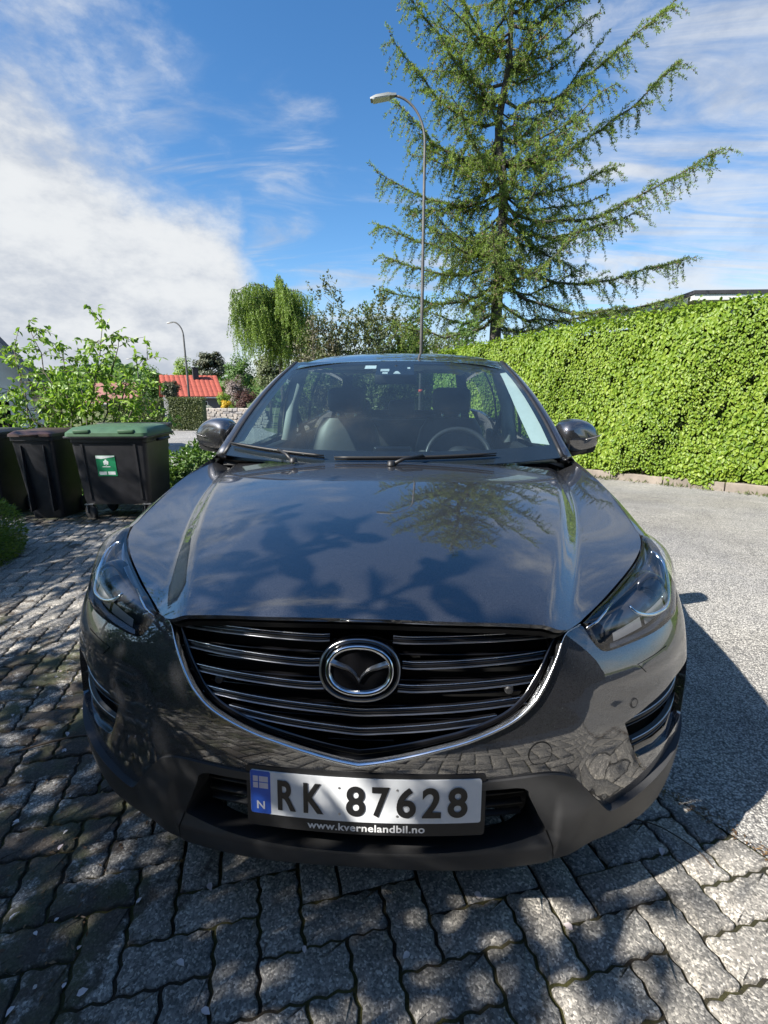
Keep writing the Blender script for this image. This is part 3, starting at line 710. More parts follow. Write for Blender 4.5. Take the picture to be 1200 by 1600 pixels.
# ---- chrome surround
def ribbon(name, A, B, hgt, mat, parent, S=front, base=.0, n=7, flip=1):
    """rounded moulding between two lines on a surface"""
    A, B = np.asarray(A), np.asarray(B); m = len(A); rows = []
    for t in np.linspace(0, 1, n):
        uv = A+(B-A)*t; N = surf_normal(S, uv[:, 0], uv[:, 1], flip); h = base+hgt*math.sin(math.pi*t)**.6
        rows.append(S(uv[:, 0], uv[:, 1])+N*h)
    P = np.array(rows).transpose(1, 0, 2).reshape(-1, 3); i, j = np.meshgrid(np.arange(m-1), np.arange(n-1), indexing='ij'); i, j = i.ravel(), j.ravel()
    F = np.stack([i*n+j, (i+1)*n+j, (i+1)*n+j+1, i*n+j+1], 1)
    fn = np.cross(P[F[:, 1]]-P[F[:, 0]], P[F[:, 2]]-P[F[:, 0]]).mean(0)
    if fn[1] > 0: F = F[:, ::-1]
    return mobj(name, P, F, mat, parent, True)
full = lambda c: np.concatenate([c, (c*np.array([-1, 1]))[-2::-1]])
fo, fi = full(co), full(ci)
surround = ribbon('grille_surround', fo+(fi-fo)*.24, fo+(fi-fo)*.74, .013, BRIGHT, car, base=-.001)
ribbon('outer_bright_line', fo+(fi-fo)*.0, fo+(fi-fo)*.17, .004, BRIGHT, surround, base=-.001)
ribbon('dark_channel', fo+(fi-fo)*.12, fo+(fi-fo)*.36, .001, MESHBLK, surround, base=-.006)
ribbon('inner_dark_bevel', fo+(fi-fo)*.60, fo+(fi-fo)*1.35, .004, GLOSSBLK, surround, base=-.014)

# ---- grille
gh = [tuple(p) for p in ci]+[]; gt = [(0, .8850), (.194, .8845), (.3416, .8765), (.4373, .8600), (.462, .8500)]
gin = [tuple(p) for p in ci[::-1][:-4]]+[tuple(p) for p in gt[::-1]]
gpoly = gin+[(-x, y) for x, y in gin[::-1] if x > 1e-6]
grille = panel('grille', front, offset_poly(np.array(gpoly), -.02), MESHBLK, car, sp=.05, off=-.075, rim=0)
gtopc = smooth_poly([(.455, .8505), (.4373, .862), (.3416, .8775), (.194, .8855), (0, .8862)], 6); gtopf = full(gtopc)
ribbon('grille_header', gtopf+[0, .008], gtopf-[0, .010], .004, CLAD, grille, base=-.020)
for k_ in range(9):     # thin black blades filling the depth
    v = .615+.0285*k_
    # horizontal extent from the outline
    q = np.linspace(-.46, .46, 200); ins = inside(np.array(gpoly), np.c_[q, np.full(200, v)])
    if ins.sum() < 6: continue
    q = q[ins]; a = np.c_[q, np.full(len(q), v)]
    ribbon('black_blade', a+[0, .0045], a-[0, .0045], .012, GLOSSBLK, grille, base=-.055, n=5)
bars = [[(.072, .8525), (.1147, .8510), (.2789, .8535), (.464, .8505)], [(.094, .7985), (.1379, .7972), (.2783, .8031), (.446, .8100)], [(.084, .7485), (.1315, .7473), (.2585, .7533), (.418, .7612)]]
cen = [[(0, .6935), (.055, .6960), (.2095, .7046), (.380, .7165)], [(0, .6510), (.0557, .6545), (.1679, .6639), (.310, .6800)]]
def bar(line, inner_kink):
    c = smooth_poly(line, 7)
    prt = ribbon('grille_bar', c+[0, .0085], c-[0, .0085], .010, GLOSSBLK, grille, base=-.030, n=7)
    ribbon('chrome_edge', c+[0, .0092], c+[0, .0058], .0045, BRIGHT, prt, base=-.0215, n=5)
    ribbon('chrome_edge', c-[0, .0050], c-[0, .0098], .0045, SATIN, prt, base=-.0215, n=5)
for b_ in bars:
    for s in (1, -1): bar([(s*x, y) for x, y in b_], True)
for b_ in cen: bar([(-x, y) for x, y in b_[:0:-1]]+b_, False)
for s in (1, -1):
    ctr = front(np.array([s*.335]), np.array([.735]))[0]+np.array([0, .028, 0])
    M = Matrix.Translation(ctr) @ Matrix.Rotation(R(90), 4, 'X')
    MB().lathe([(0, .012), (.006, .012), (.009, .010), (.011, .002), (.011, -.012)], 18, M).build('grille_sensor', BLACK, grille, True)
# ---- emblem
ec = front(np.array([0.]), np.array([.7915]))[0]; en = surf_normal(front, np.array([0.]), np.array([.7915]))[0]
if en[1] > 0: en = -en
ex_ = np.array([1., 0, 0]); ey_ = np.cross(en, ex_); ey_ /= np.linalg.norm(ey_)
EM = Matrix(((ex_[0], ey_[0], en[0], ec[0]), (ex_[1], ey_[1], en[1], ec[1]), (ex_[2], ey_[2], en[2], ec[2]), (0, 0, 0, 1)))
if EM.determinant() < 0: EM = EM @ Matrix.Diagonal((1, -1, 1, 1))
def ell(a, b, n=64, p=2.25):
    t = np.linspace(0, 2*math.pi, n, endpoint=False); c, s_ = np.cos(t), np.sin(t)
    return np.c_[a*np.sign(c)*np.abs(c)**(2/p), b*np.sign(s_)*np.abs(s_)**(2/p)]
def ering(prof, n=64):
    """profile of (a, b, height) ellipses"""
    rings = [[(EM @ Vector((x, y, h)))[:] for x, y in ell(a, b, n)] for a, b, h in prof]; return rings
emblem = MB().loft(ering([(.090, .0700, -.050), (.091, .0710, .004), (.0885, .0685, .010), (.084, .064, .0105), (.079, .0595, .007)])).build('emblem', GLOSSBLK, car, auto=25)
MB().loft(ering([(.0905, .0705, .0035), (.0895, .0695, .0092), (.0865, .0665, .0112), (.0840, .0640, .0108)]), cap=False).build('outer_ring', SATIN, emblem, True)
MB().loft(ering([(.0765, .0570, .006), (.0755, .0560, .0135), (.0715, .0520, .0170), (.0660, .0465, .0150), (.0630, .0440, .006)]), cap=False).build('emblem_ring', CHROME, emblem, True)
# winged V inside the ring
wing = MB()
def wingpts(s):
    top = smooth_poly([(.0665, .0255), (.046, .0175), (.024, .0085), (.0085, -.0045), (.0, -.0175)], 5)
    bot = smooth_poly([(.0655, .0095), (.046, .0035), (.022, -.0035), (.0085, -.0150), (.0, -.0290)], 5)
    return top*[s, 1], bot*[s, 1]
for s in (1, -1):
    tp, bt = wingpts(s); n = len(tp); V = []; 
    for i in range(n):
        mid = tp[i]*.55+bt[i]*.45
        for q, h in ((tp[i], .0085), (mid, .0165), (bt[i], .0085)): V.append((EM @ Vector((q[0], q[1], h)))[:])
    F = [];
    for i in range(n-1):
        for j in range(2): F.append((i*3+j, (i+1)*3+j, (i+1)*3+j+1, i*3+j+1))
    wing.add(V, F)
wing.build('winged_mark', SATIN, emblem, auto=25)

# ---- lower cladding with intake
clad_bot = [(0, .2700), (.2725, .2710), (.44, .276), (.4914, .279), (.5583, .2840), (.6539, .2940), (.7703, .3000), (.88, .308), (1.125, .312)]
cb = smooth_poly(clad_bot, 4)
rgtc = [tuple(p) for p in ct]+[tuple(p) for p in cb[::-1]]
cl_out = rgtc+[(-x, y) for x, y in rgtc[::-1] if x > 1e-6]
intake = [(0, .528), (.281, .523), (.372, .519), (.3933, .4817), (.4151, .4344), (.4378, .386), (.415, .376), (.3141, .3640), (.177, .3570), (0, .3530)]
it = smooth_poly(intake, 3); ih = [tuple(p) for p in it]+[(-x, y) for x, y in it[::-1] if 1e-6 < x][0:]
ih = [tuple(p) for p in it]+[(-x, y) for x, y in it[-2:0:-1]]
def clad_relief(UV):
    u = np.abs(UV[:, 0]); v = UV[:, 1]
    return .020*sstep(.385, .345, v)*sstep(.475, .455, u)*sstep(.25, .29, v)+.006+.012*sstep(.455, .475, u)*sstep(.60, .50, u)*sstep(.50, .42, v)
front_c = lambda u, v: front(u, v)+surf_normal(front, u, v, 1)*clad_relief(np.stack([u, v], 1))[:, None]
clad = panel('lower_cladding', front_c, cl_out, CLAD, car, holes=[ih], sp=.014, rim=.025, holerim=.10)
panel('intake_back', front, offset_poly(np.array(ih), -.03), MESHBLK, clad, sp=.06, off=-.10, rim=0)
for k_, v in enumerate((.490, .452, .415, .378)):
    e = .385-.02*k_ if k_ < 1 else .40; q = np.linspace(-e, e, 40); a = np.c_[q, np.full(40, v)]
    ribbon('intake_slat', a+[0, .006], a-[0, .006], .014, BLACK, clad, base=-.060, n=5)
for s in (1, -1):     # seam between centre lip and corner pieces
    a = np.array([(s*.440, .384), (s*.452, .35), (s*.462, .31), (s*.470, .282)])
    ribbon('lip_seam', a+[.0018, 0], a-[.0018, 0], .0006, MESHBLK, clad, S=front_c, base=.0006, n=3)
# ---- fog openings
for s in (1, -1):
    fp = [(s*x, y) for x, y in fogp]
    fog = panel('fog_opening', front, offset_poly(np.array(fp), -.015), MESHBLK, car, sp=.05, off=-.062, rim=0)
    for a, b_ in (((.655, .612), (.985, .640)), ((.690, .548), (.965, .568))):
        c = np.array([(s*(a[0]+(b_[0]-a[0])*t), a[1]+(b_[1]-a[1])*t-.006*math.sin(math.pi*t)) for t in np.linspace(0, 1, 14)])
        sl_ = ribbon('fog_slat', c+[0, .010], c-[0, .010], .012, BLACK, fog, base=-.036, n=7)
        ribbon('slat_trim', c+[0, .0100], c+[0, .0075], .0015, SATIN, sl_, base=-.0245, n=5)
        ribbon('slat_trim', c-[0, .0085], c-[0, .0108], .0015, GLOSSBLK, sl_, base=-.0255, n=5)
    c = np.array([(s*x, y) for x, y in ((.70, .505), (.78, .500), (.86, .497), (.94, .515))]); 
    ribbon('fog_ledge', c+[0, .030], c-[0, .004], .003, GLOSSBLK, fog, base=-.024, n=5)

# ---- number plate
def plate_pt(x, z, d=0):
    # the plate follows the curve of the bumper
    return np.array([x, -.010-d+.24*x*x*.9+.10*(z-.46), z])
def curved(name, poly, mat, parent, d0, d1, sp=.03):
    """flat outline bent with the plate"""
    S = lambda u, v: np.stack([u, -.010-d1+.216*u*u+.10*(v-.46), v], -1)
    return panel(name, S, poly, mat, parent, sp=sp, flip=1, off=0, rim=d1-d0)
def rrect(x0, z0, x1, z1, r=.006, n=4):
    out = []
    for cx_, cz_, a0 in ((x1-r, z1-r, 0), (x0+r, z1-r, 90), (x0+r, z0+r, 180), (x1-r, z0+r, 270)):
        out += [(cx_+r*math.cos(R(a0+90*k/n)), cz_+r*math.sin(R(a0+90*k/n))) for k in range(n+1)]
    return out
PLX, PLZ = .012, .4990
WHITEP, nt, b = newmat('plate_white'); nt.links.new(ramp(nt, noise(nt, 25, 3), [(.3, (.68, .70, .72)), (.7, (.76, .77, .78))]), b.inputs['Base Color']); b.inputs['Roughness'].default_value = .35
bumpn(nt, b, noise(nt, 9, 2), .01, .15)
BLUEP = plain('plate_blue', (.02, .10, .52), .35); INK = plain('plate_black', (.008, .008, .009), .4); OFFW = plain('print_white', (.72, .72, .72), .5); PINKW = plain('flag_white', (.66, .60, .64), .5)
plate = curved('number_plate', rrect(PLX-.262, PLZ-.052, PLX+.262, PLZ+.054), WHITEP, car, 0, .006)
curved('plate_holder', rrect(PLX-.272, PLZ-.086, PLX+.272, PLZ+.064, .008), BLACK, plate, -.030, .003)
curved('holder_bar', rrect(PLX-.272, PLZ+.068, PLX+.270, PLZ+.096, .005), BLACK, plate, -.035, .000)
curved('blue_band', rrect(PLX-.2615, PLZ-.0515, PLX-.214, PLZ+.0535, .004), BLUEP, plate, .004, .0064)
for (x0, z0, x1, z1) in ((-.255, .0275, -.2435, .041), (-.255, .0115, -.2435, .025), (-.2405, .0275, -.2195, .041), (-.2405, .0115, -.2195, .025)):
    curved('flag_field', [(PLX+x0, PLZ+z0), (PLX+x1, PLZ+z0), (PLX+x1, PLZ+z1), (PLX+x0, PLZ+z1)], PINKW, plate, .006, .0068)
def text_mesh(txt, size, bold=0., sx=1., space=1.):
    cu = bpy.data.curves.new('txt', 'FONT'); cu.body = txt; cu.size = size; cu.offset = bold; cu.space_character = space; cu.align_x = 'LEFT'; cu.resolution_u = 6; cu.fill_mode = 'FRONT'
    o = bpy.data.objects.new('txt', cu); COL.objects.link(o); dg = bpy.context.evaluated_depsgraph_get(); dg.update()
    me = bpy.data.meshes.new_from_object(o.evaluated_get(dg)); bpy.data.objects.remove(o)
    V = np.array([v.co[:] for v in me.vertices])*[sx, 1, 1]; F = [tuple(p.vertices) for p in me.polygons]; bpy.data.meshes.remove(me); return V, F
def put_text(name, txt, x0, x1, z0, hgt, mat, d, bold=0., space=1.):
    V, F = text_mesh(txt, 1., bold, 1., space); lo, hi = V.min(0), V.max(0)
    u = x0+(V[:, 0]-lo[0])/(hi[0]-lo[0])*(x1-x0); v = z0+(V[:, 1]-lo[1])/(hi[1]-lo[1])*hgt
    P = np.stack([u, -.010-d+.216*u*u+.10*(v-.46), v], -1)
    a = np.array([P[f[0]] for f in F]); 
    return mobj(name, P, [f for f in F], mat, plate)
glyphs = [('R', -.197, -.1545), ('K', -.137, -.091), ('8', -.040, .003), ('7', .0185, .058), ('6', .073, .1165), ('2', .130, .1725), ('8', .187, .2315)]
for g, a, b_ in glyphs: put_text('plate_character', g, PLX+a, PLX+b_, PLZ-.037, .0745, INK, .0078, .028)
put_text('country_letter', 'N', PLX-.247, PLX-.228, PLZ-.040, .020, OFFW, .0072, .02)
put_text('dealer_web_address', 'www.kvernelandbil.no', PLX-.130, PLX+.137, PLZ-.0775, .0185, OFFW, .0042, .022, 1.05)
for x in (-.055, .075):
    for z in (-.034, .030): curved('plate_screw', circ(PLX+x, PLZ+z, .0028, 10), SATIN, plate, .005, .0068, .004)

# ---- headlights: lens patch between the bumper line and the bonnet line
lowL = [front(np.array([u]), np.array([v]))[0] for u, v in hl_low]
lowL = [np.array(p) for p in lowL[:9]]+[np.array((.912, .555, .858)), np.array((.917, .68, .900))]
topL = [(.5045, .142, .8705), (.5285, .172, .8730), (.555, .205, .8775), (.6075, .263, .8875), (.65, .315, .896), (.6925, .368, .9055), (.7545, .453, .9185), (.803, .535, .931), (.836, .612, .942), (.872, .668, .938), (.910, .705, .915)]
def arc(pts, n):
    P = smooth_poly(pts, 12); d = np.r_[0, np.cumsum(np.linalg.norm(np.diff(P, axis=0), axis=1))]; t = np.linspace(0, d[-1], n)
    return np.stack([np.interp(t, d, P[:, k]) for k in range(3)], 1)
NL = 40; la, lb = arc(lowL, NL), arc(topL, NL)
def lens_pts(s, t, depth=0.):
    """s along (0..1), t from bumper line to bonnet line"""
    i = np.clip(s, 0, 1)*(NL-1); a = np.stack([np.interp(i, np.arange(NL), la[:, k]) for k in range(3)], 1); b_ = np.stack([np.interp(i, np.arange(NL), lb[:, k]) for k in range(3)], 1)
    w = np.linalg.norm(b_-a, axis=1)[:, None]; t = np.asarray(t)[:, None]
    out = np.stack([np.sin(np.clip(s, 0, 1)*1.35)*.75, -np.cos(np.clip(s, 0, 1)*1.35), np.full(len(s), 1.35)], 1); out /= np.linalg.norm(out, axis=1)[:, None]
    bulge = .30*w*4*t*(1-t)*(.85+.3*t)*(1-.75*sstep(.70, 1., np.asarray(s))[:, None])
    return a+(b_-a)*t+out*(bulge-depth)
def lens_sheet(name, s0, s1, t0, t1, mat, parent, depth=0., sg=1, ns=40, ntt=14):
    s_ = np.linspace(s0, s1, ns); t_ = np.linspace(t0, t1, ntt); S_, T_ = np.meshgrid(s_, t_, indexing='ij')
    P = lens_pts(S_.ravel(), T_.ravel(), depth)*[sg, 1, 1]; i, j = np.meshgrid(np.arange(ns-1), np.arange(ntt-1), indexing='ij'); i, j = i.ravel(), j.ravel()
    F = np.stack([i*ntt+j, (i+1)*ntt+j, (i+1)*ntt+j+1, i*ntt+j+1], 1)
    if sg < 0: F = F[:, ::-1]
    return mobj(name, P, F, mat, parent, True)
for sg in (1, -1):
    hl = lens_sheet('headlight', .0, 1., 0, 1, LENS, car, .0, sg)
    lens_sheet('lamp_housing', -.0, 1., -.06, 1.06, plain('lamp_housing_grey', (.085, .085, .09), .22, .6, .2), hl, .058, sg)
    lens_sheet('lens_border', 0, 1, .0, .045, MESHBLK, hl, .004, sg, 60, 3); lens_sheet('lens_border', 0, 1, .955, 1., MESHBLK, hl, .004, sg, 60, 3)
    lens_sheet('side_marker', .78, .97, .10, .55, REFLECT, hl, .022, sg, 16, 6)
    lens_sheet('lower_reflector', .14, .74, .06, .17, REFLECT, hl, .026, sg, 24, 4)
    for a_ in (.16, .33, .50): lens_sheet('lamp_segment', a_, a_+.15, .19, .34, plain('frosted_segment', (.30, .30, .31), .3, 0, .1), hl, .030, sg, 10, 4)
    lens_sheet('upper_eyebrow', .20, .86, .82, .93, SATIN, hl, .034, sg, 24, 4)
    c0 = lens_pts(np.array([.50]), np.array([.50]), .052)[0]; ax = np.array([.20, -.93, .22]); ax /= np.linalg.norm(ax)
    Q = Vector(ax).to_track_quat('Z', 'Y').to_matrix().to_4x4(); M = Matrix.Diagonal((sg, 1, 1, 1)) @ Matrix.Translation(c0) @ Q
    MB().lathe([(0, .016), (.014, .0148), (.026, .0105), (.033, .004), (.036, -.006)], 32, M).build('projector_lens', LAMPGLASS, hl, True)
    MB().lathe([(.034, -.004), (.037, .003), (.041, .003), (.048, -.006), (.052, -.030)], 32, M).build('projector_bezel', GLOSSBLK, hl, True)
    MB().lathe([(0, -.012), (.034, -.012)], 24, M).build('projector_bowl', SATIN, hl, True)
    # signature light ring: lower half of an oval, rising on the outer side
    rg = [lens_pts(np.array([.50+.215*math.cos(t)]), np.array([.56+.38*math.sin(t)]), .026)[0]*[sg, 1, 1] for t in np.linspace(R(176), R(372), 40)]
    MB().tube(rg, list(.0065*np.sin(np.linspace(.35, 2.9, 40))**.5), 8).build('signature_ring', CHROME, hl, True)
    rg = [lens_pts(np.array([.50+.275*math.cos(t)]), np.array([.58+.47*math.sin(t)]), .034)[0]*[sg, 1, 1] for t in np.linspace(R(268), R(378), 30)]
    MB().tube(rg, list(.009*np.sin(np.linspace(.2, 2.95, 30))**.5), 8).build('signature_ring', REFLECT, hl, True)
    pts = [lens_pts(np.array([a_]), np.array([b_]), .020)[0]*[sg, 1, 1] for a_, b_ in ((.03, .55), (.10, .72), (.16, .80), (.24, .86))]
    MB().tube(pts, .0035, 6).build('chrome_wing_tip', CHROME, hl, True)
# ---- flanks: one surface, cut into wing, doors, quarter and sill
def flank(s): return lambda y, r: side(y, r)*np.array([s, 1, 1])
def r_of(y, z):
    """row parameter of a height on the flank"""
    rr = np.linspace(0, 1, 121); P = side(np.full(121, y), rr); return float(np.interp(z, P[:, 2], rr))
AX1, AX2, AR = .905, 3.605, .375                # axle positions, arch radius
def archpts(yc, rad, z0, zc=.345, n=22):
    a0 = math.asin(max(-1, min(1, (z0-zc)/rad))); return [(yc-rad*math.cos(a), zc+rad*math.sin(a)) for a in np.linspace(a0, math.pi-a0, n)]
def uvp(pts): return [(y, r_of(y, z)) for y, z in pts]
ZS = .30
wing_o = uvp([(.590, .885), (.562, .80), (.548, .66), (.542, .50)])+uvp([p for p in archpts(AX1, AR, .46) if p[1] > .47])+uvp([(1.28, .40), (1.29, ZS), (1.40, ZS), (1.415, .60), (1.43, .85), (1.44, 1.00)])+[(1.42, 1.0), (1.30, 1.0), (1.0, 1.0), (.80, 1.0), (.66, 1.0), (.625, .985), (.625, .93)]
d1 = uvp([(1.425, ZS+.02), (1.425, .60), (1.445, .85), (1.455, 1.00)])+[(1.46, .995), (1.9, .995), (2.47, .995)]+uvp([(2.49, .85), (2.47, .50), (2.44, ZS+.02)])
d2 = uvp([(2.455, ZS+.02), (2.485, .50), (2.505, .85)])+[(2.485, .995), (3.0, .995), (3.45, .995)]+uvp([(3.46, 1.00), (3.40, .86), (3.30, .70), (3.20, .58), (3.165, .45), (3.15, ZS+.02)])
q_o = uvp([(3.17, ZS+.02), (3.185, .46)])+uvp([p for p in archpts(AX2, AR, .46) if p[1] > .47 and p[0] > 3.20])+uvp([(4.02, .40), (4.10, .36), (4.45, .40), (4.46, .80), (4.46, 1.1)])+[(4.44, 1.0), (4.0, 1.0), (3.47, 1.0)]+uvp([(3.475, .99), (3.415, .855), (3.32, .71), (3.215, .585)])
CAPG = SIDEGLASS
for s in (1, -1):
    fl = 1 if s > 0 else -1
    S = flank(s)
    panel('front_wing', S, wing_o, PAINT, car, sp=.028, flip=fl, rim=.018)
    for dn, d in (('front_door', d1), ('rear_door', d2)):
        door = panel(dn, S, d, PAINT, car, sp=.045, flip=fl, rim=.02, gap=.003)
        y0 = 2.28 if dn == 'front_door' else 3.22; rr = r_of(y0, .93); P = S(np.array([y0]), np.array([rr]))[0]
        MB().box((P[0]-.014, y0-.11, P[2]-.016), (P[0]+.026, y0+.11, P[2]+.016), None, .010).build('door_handle', PAINT, door, auto=35)
    panel('rear_quarter', S, q_o, PAINT, car, sp=.045, flip=fl, rim=.02)
    # plastic sill and arch mouldings
    sill = uvp([(1.29, .26), (1.30, .315), (3.18, .315), (3.19, .26)]); panel('sill_moulding', S, sill, CLAD, car, sp=.06, flip=fl, off=.012, rim=.04)
    for yc in (AX1, AX2):
        o_ = [p for p in archpts(yc, AR+.045, .30)]; i_ = [p for p in archpts(yc, AR-.018, .30)][::-1]
        o_ = [(min(max(y, .47), 4.4), z) for y, z in o_]
        panel('arch_moulding', S, uvp(o_+i_), CLAD, car, sp=.03, flip=fl, off=.010, rim=.05)
        # inner liner
        L_ = archpts(yc, AR+.01, .20, n=16); V = []; F = []
        for x in (s*.88, s*.55): V += [(x, y, z) for y, z in L_]
        m = len(L_); F = [(i, i+1, m+i+1, m+i) for i in range(m-1)]
        MB().add(V, F).build('wheel_arch_liner', MESHBLK, car, True)
# ---- wheels
def wheel(x, y, s):
    w = MB().lathe([(.300, -.100), (.325, -.112), (.340, -.098), (.345, -.06), (.346, 0), (.345, .06), (.340, .098), (.325, .112), (.300, .108), (.245, .100), (.235, .09), (.235, -.09), (.245, -.100)], 40, None, True)
    M = Matrix.Translation((x, y, .346)) @ Matrix.Rotation(R(90)*s, 4, 'Y')
    w.V = [(M @ Vector(v))[:] for v in w.V]; wh = w.build('wheel', RUBBER, car, auto=50)
    rim = MB().lathe([(.247, .085), (.238, .100), (.225, .095), (.215, .06), (.21, -.08), (.24, -.09)], 40, M)
    for k in range(5):
        for dd in (-.16, .16):
            a = 2*math.pi*k/5+dd*.5; b_ = 2*math.pi*k/5+dd
            p0, p1 = (.045*math.cos(a), .045*math.sin(a), .070), (.228*math.cos(b_), .228*math.sin(b_), .088)
            rim.tube([M @ Vector(p) for p in (p0, p1)], [.020, .016], 8)
    rim.lathe([(0, .082), (.03, .082), (.055, .074), (.06, .03)], 24, M); rim.build('rim', ALLOY, wh, auto=40)
    MB().lathe([(0, .0), (.16, .0), (.165, -.02), (0, -.02)], 30, M).build('brake_disc', SATIN, wh, True)
for s in (1, -1):
    for yc in (AX1, AX2): wheel(s*.800, yc, s)
MB().box((-.75, .25, .22), (.75, 4.2, .34), None, .03).build('underbody', MESHBLK, car)
MB().box((-.46, .20, .30), (.46, .40, .80), None, .03).build('radiator_core', MESHBLK, car)

# ---- windscreen, pillars, roof
_wy = [0, .25, .5, .75, .92, 1.0]
def ws_edge(t):   # half width up the glass
    return np.interp(t, [0, .25, .5, .75, 1], [.800, .776, .742, .702, .655])
def wscreen(u, t):
    """u -1..1 across, t 0..1 up"""
    x = u*ws_edge(t); a = np.abs(u)**2.3
    y = 1.205+.175*a+t*(.955+.005*a)+.0*t; z = 1.070+.022*a+t*.492-.012*a*t*1.5+.050*np.sin(math.pi*np.clip(t, 0, 1.2))*.55
    return np.stack([x, y, z], -1)
def gridpoly(u0, u1, t0, t1): return [(u0, t0), (u1, t0), (u1, t1), (u0, t1)]
US = np.linspace(-1, 1, 41); TS = np.linspace(0, 1, 21)
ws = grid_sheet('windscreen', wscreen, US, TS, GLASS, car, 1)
# black printed border under the glass
def border(name, u0, u1, t0, t1, nu, nt_, mat=GLOSSBLK, dep=.004):
    return grid_sheet(name, wscreen, np.linspace(u0, u1, nu), np.linspace(t0, t1, nt_), mat, ws, 1, -dep)
border('black_border', -1, 1, 0, .095, 41, 4); border('black_border', -1, 1, .962, 1, 41, 3)
border('black_border', -1, -.955, .095, .962, 4, 18); border('black_border', .955, 1, .095, .962, 4, 18)
border('sensor_patch', -.165, .155, .80, .962, 10, 5); border('toll_tag', -.275, -.175, .895, .945, 5, 3, OFFW, .006)
PALEGREY = plain('pale_grey_label', (.55, .57, .58), .5)
for a in ((-.13, -.055, .85, .885), (-.11, -.065, .815, .838), (.10, .125, .885, .91)): border('sensor_label', *a, 4, 3, PALEGREY, .0035)
tri = np.array([(-.02, .815), (.045, .815), (.02, .852), (.0, .852)]); P = wscreen(tri[:, 0], tri[:, 1])+surf_normal(wscreen, tri[:, 0], tri[:, 1])*-.0035
mobj('camera_window', P, [(0, 1, 2, 3)], PALEGREY, ws)
def roofS(u, t):
    """u -1..1 across, t 0..1 front to back"""
    yb = np.interp(t, [0, 1], [0, 1]); e = np.abs(u)
    y = 2.165+t*2.16+.02*u*u*(1-2*t)
    zc_ = cs_basis([0, .12, .3, .55, .8, 1.0], np.clip(t, 0, 1)) @ np.array([1.562, 1.612, 1.652, 1.666, 1.648, 1.604])
    hw = np.interp(t, [0, .3, .7, 1], [.655, .672, .655, .60])
    x = u*hw; z = zc_-.040*e**2.4-.016*e**8
    return np.stack([x, y, z], -1)
roof = grid_sheet('roof', roofS, np.linspace(-1, 1, 41), np.linspace(0, 1, 41), PAINT, car, 1)
MB().box((-.02, 4.10, 1.64), (.02, 4.30, 1.70), None, .015).build('roof_antenna', GLOSSBLK, roof, True)
def strip(name, pts, w_in, prof, mat, parent=None):
    pass
for s in (1, -1):
    # pillar: lofted section from the wing to the roof rail and on to the tail
    tt = np.linspace(0, 1, 16); rings = []
    inner = wscreen(np.full(16, 1.0*s), tt)
    path_in = list(inner); tr = np.linspace(.02, 1, 22); path_in += list(roofS(np.full(22, 1.0*s), tr))
    path_in = np.array(path_in); n = len(path_in)
    # outer belt of the pillar sits lower and outwards
    k = np.linspace(0, 1, n); outx = np.interp(np.arange(n), [0, 4, 15, 26, n-1], [.052, .046, .038, .040, .05]); dz = np.interp(np.arange(n), [0, 4, 15, 26, n-1], [-.015, -.022, -.042, -.048, -.05])
    for i in range(n):
        a = path_in[i]; o_ = a+np.array([s*outx[i], .028 if i < 16 else 0, dz[i]]); up_ = (a+o_)/2+np.array([s*.010, -.004, .016])
        lowi = a+np.array([s*-.004, .02, -.028]); lowo = o_+np.array([s*-.010, .012, -.022]); q1 = a*.7+up_*.3+np.array([0, 0, .004]); q2 = o_*.7+up_*.3+np.array([s*.003, 0, .004])
        rings.append([a, q1, up_, q2, o_, lowo, lowi] if s > 0 else [a, lowi, lowo, o_, q2, up_, q1])
    MB().loft(rings).build('pillar_and_roof_rail', PAINT, car, True)
    rub = [[p+np.array([s*-.012, -.002, .002]), p+np.array([s*.004, -.004, .007]), p+np.array([s*.006, .006, -.004]), p+np.array([s*-.008, .008, -.006])] for p in inner]
    MB().loft(rub).build('windscreen_seal', BLACK, car, True)
    # side windows: door glass between belt and rail
    outer = np.array([r[4 if s > 0 else 3] for r in rings]); Y = outer[:, 1]
    def rail(y): return np.array([np.interp(y, Y, outer[:, 0]), y, np.interp(y, Y, outer[:, 2])])
    def belt(y): return side(np.array([y]), np.array([1.0]))[0]*[s, 1, 1]
    for nm, y0, y1 in (('front_side_window', 1.52, 2.44), ('rear_side_window', 2.54, 3.40), ('quarter_window', 3.50, 4.10)):
        ys = np.linspace(y0, y1, 16); V = []
        for y in ys:
            a, b_ = belt(y), rail(y)
            for q in np.linspace(0, 1, 7): p = a+(b_-a)*q; V.append(p+np.array([s*.03*math.sin(math.pi*q)-s*.012, 0, 0]))
        i, j = np.meshgrid(np.arange(15), np.arange(6), indexing='ij'); i, j = i.ravel(), j.ravel(); F = np.stack([i*7+j, (i+1)*7+j, (i+1)*7+j+1, i*7+j+1], 1)
        mobj(nm, V, F if s < 0 else F[:, ::-1], SIDEGLASS, car, True)
    for y0, y1 in ((2.44, 2.54), (3.40, 3.50)):
        V = []
        for y in (y0-.01, y1+.01):
            a, b_ = belt(y), rail(y)
            for q in np.linspace(0, 1, 7): V.append(a+(b_-a)*q+np.array([s*.032*math.sin(math.pi*q)-s*.010, 0, 0]))
        mobj('door_pillar', V, [(k, 7+k, 8+k, k+1) for k in range(6)], GLOSSBLK, car, True)
    # small plastic corner between wing, pillar and mirror
    a, b_, c_ = belt(1.40), belt(1.54), rail(1.56); d_ = wscreen(np.array([s*1.0]), np.array([.02]))[0]
    MB().add([a, b_, c_, d_+[s*.03, .0, -.005], a+[s*-.03, 0, 0], b_+[s*-.03, 0, 0], c_+[s*-.03, 0, 0]], [(0, 1, 2, 3), (4, 5, 6, 3), (0, 4, 5, 1)]).build('mirror_corner', BLACK, car)
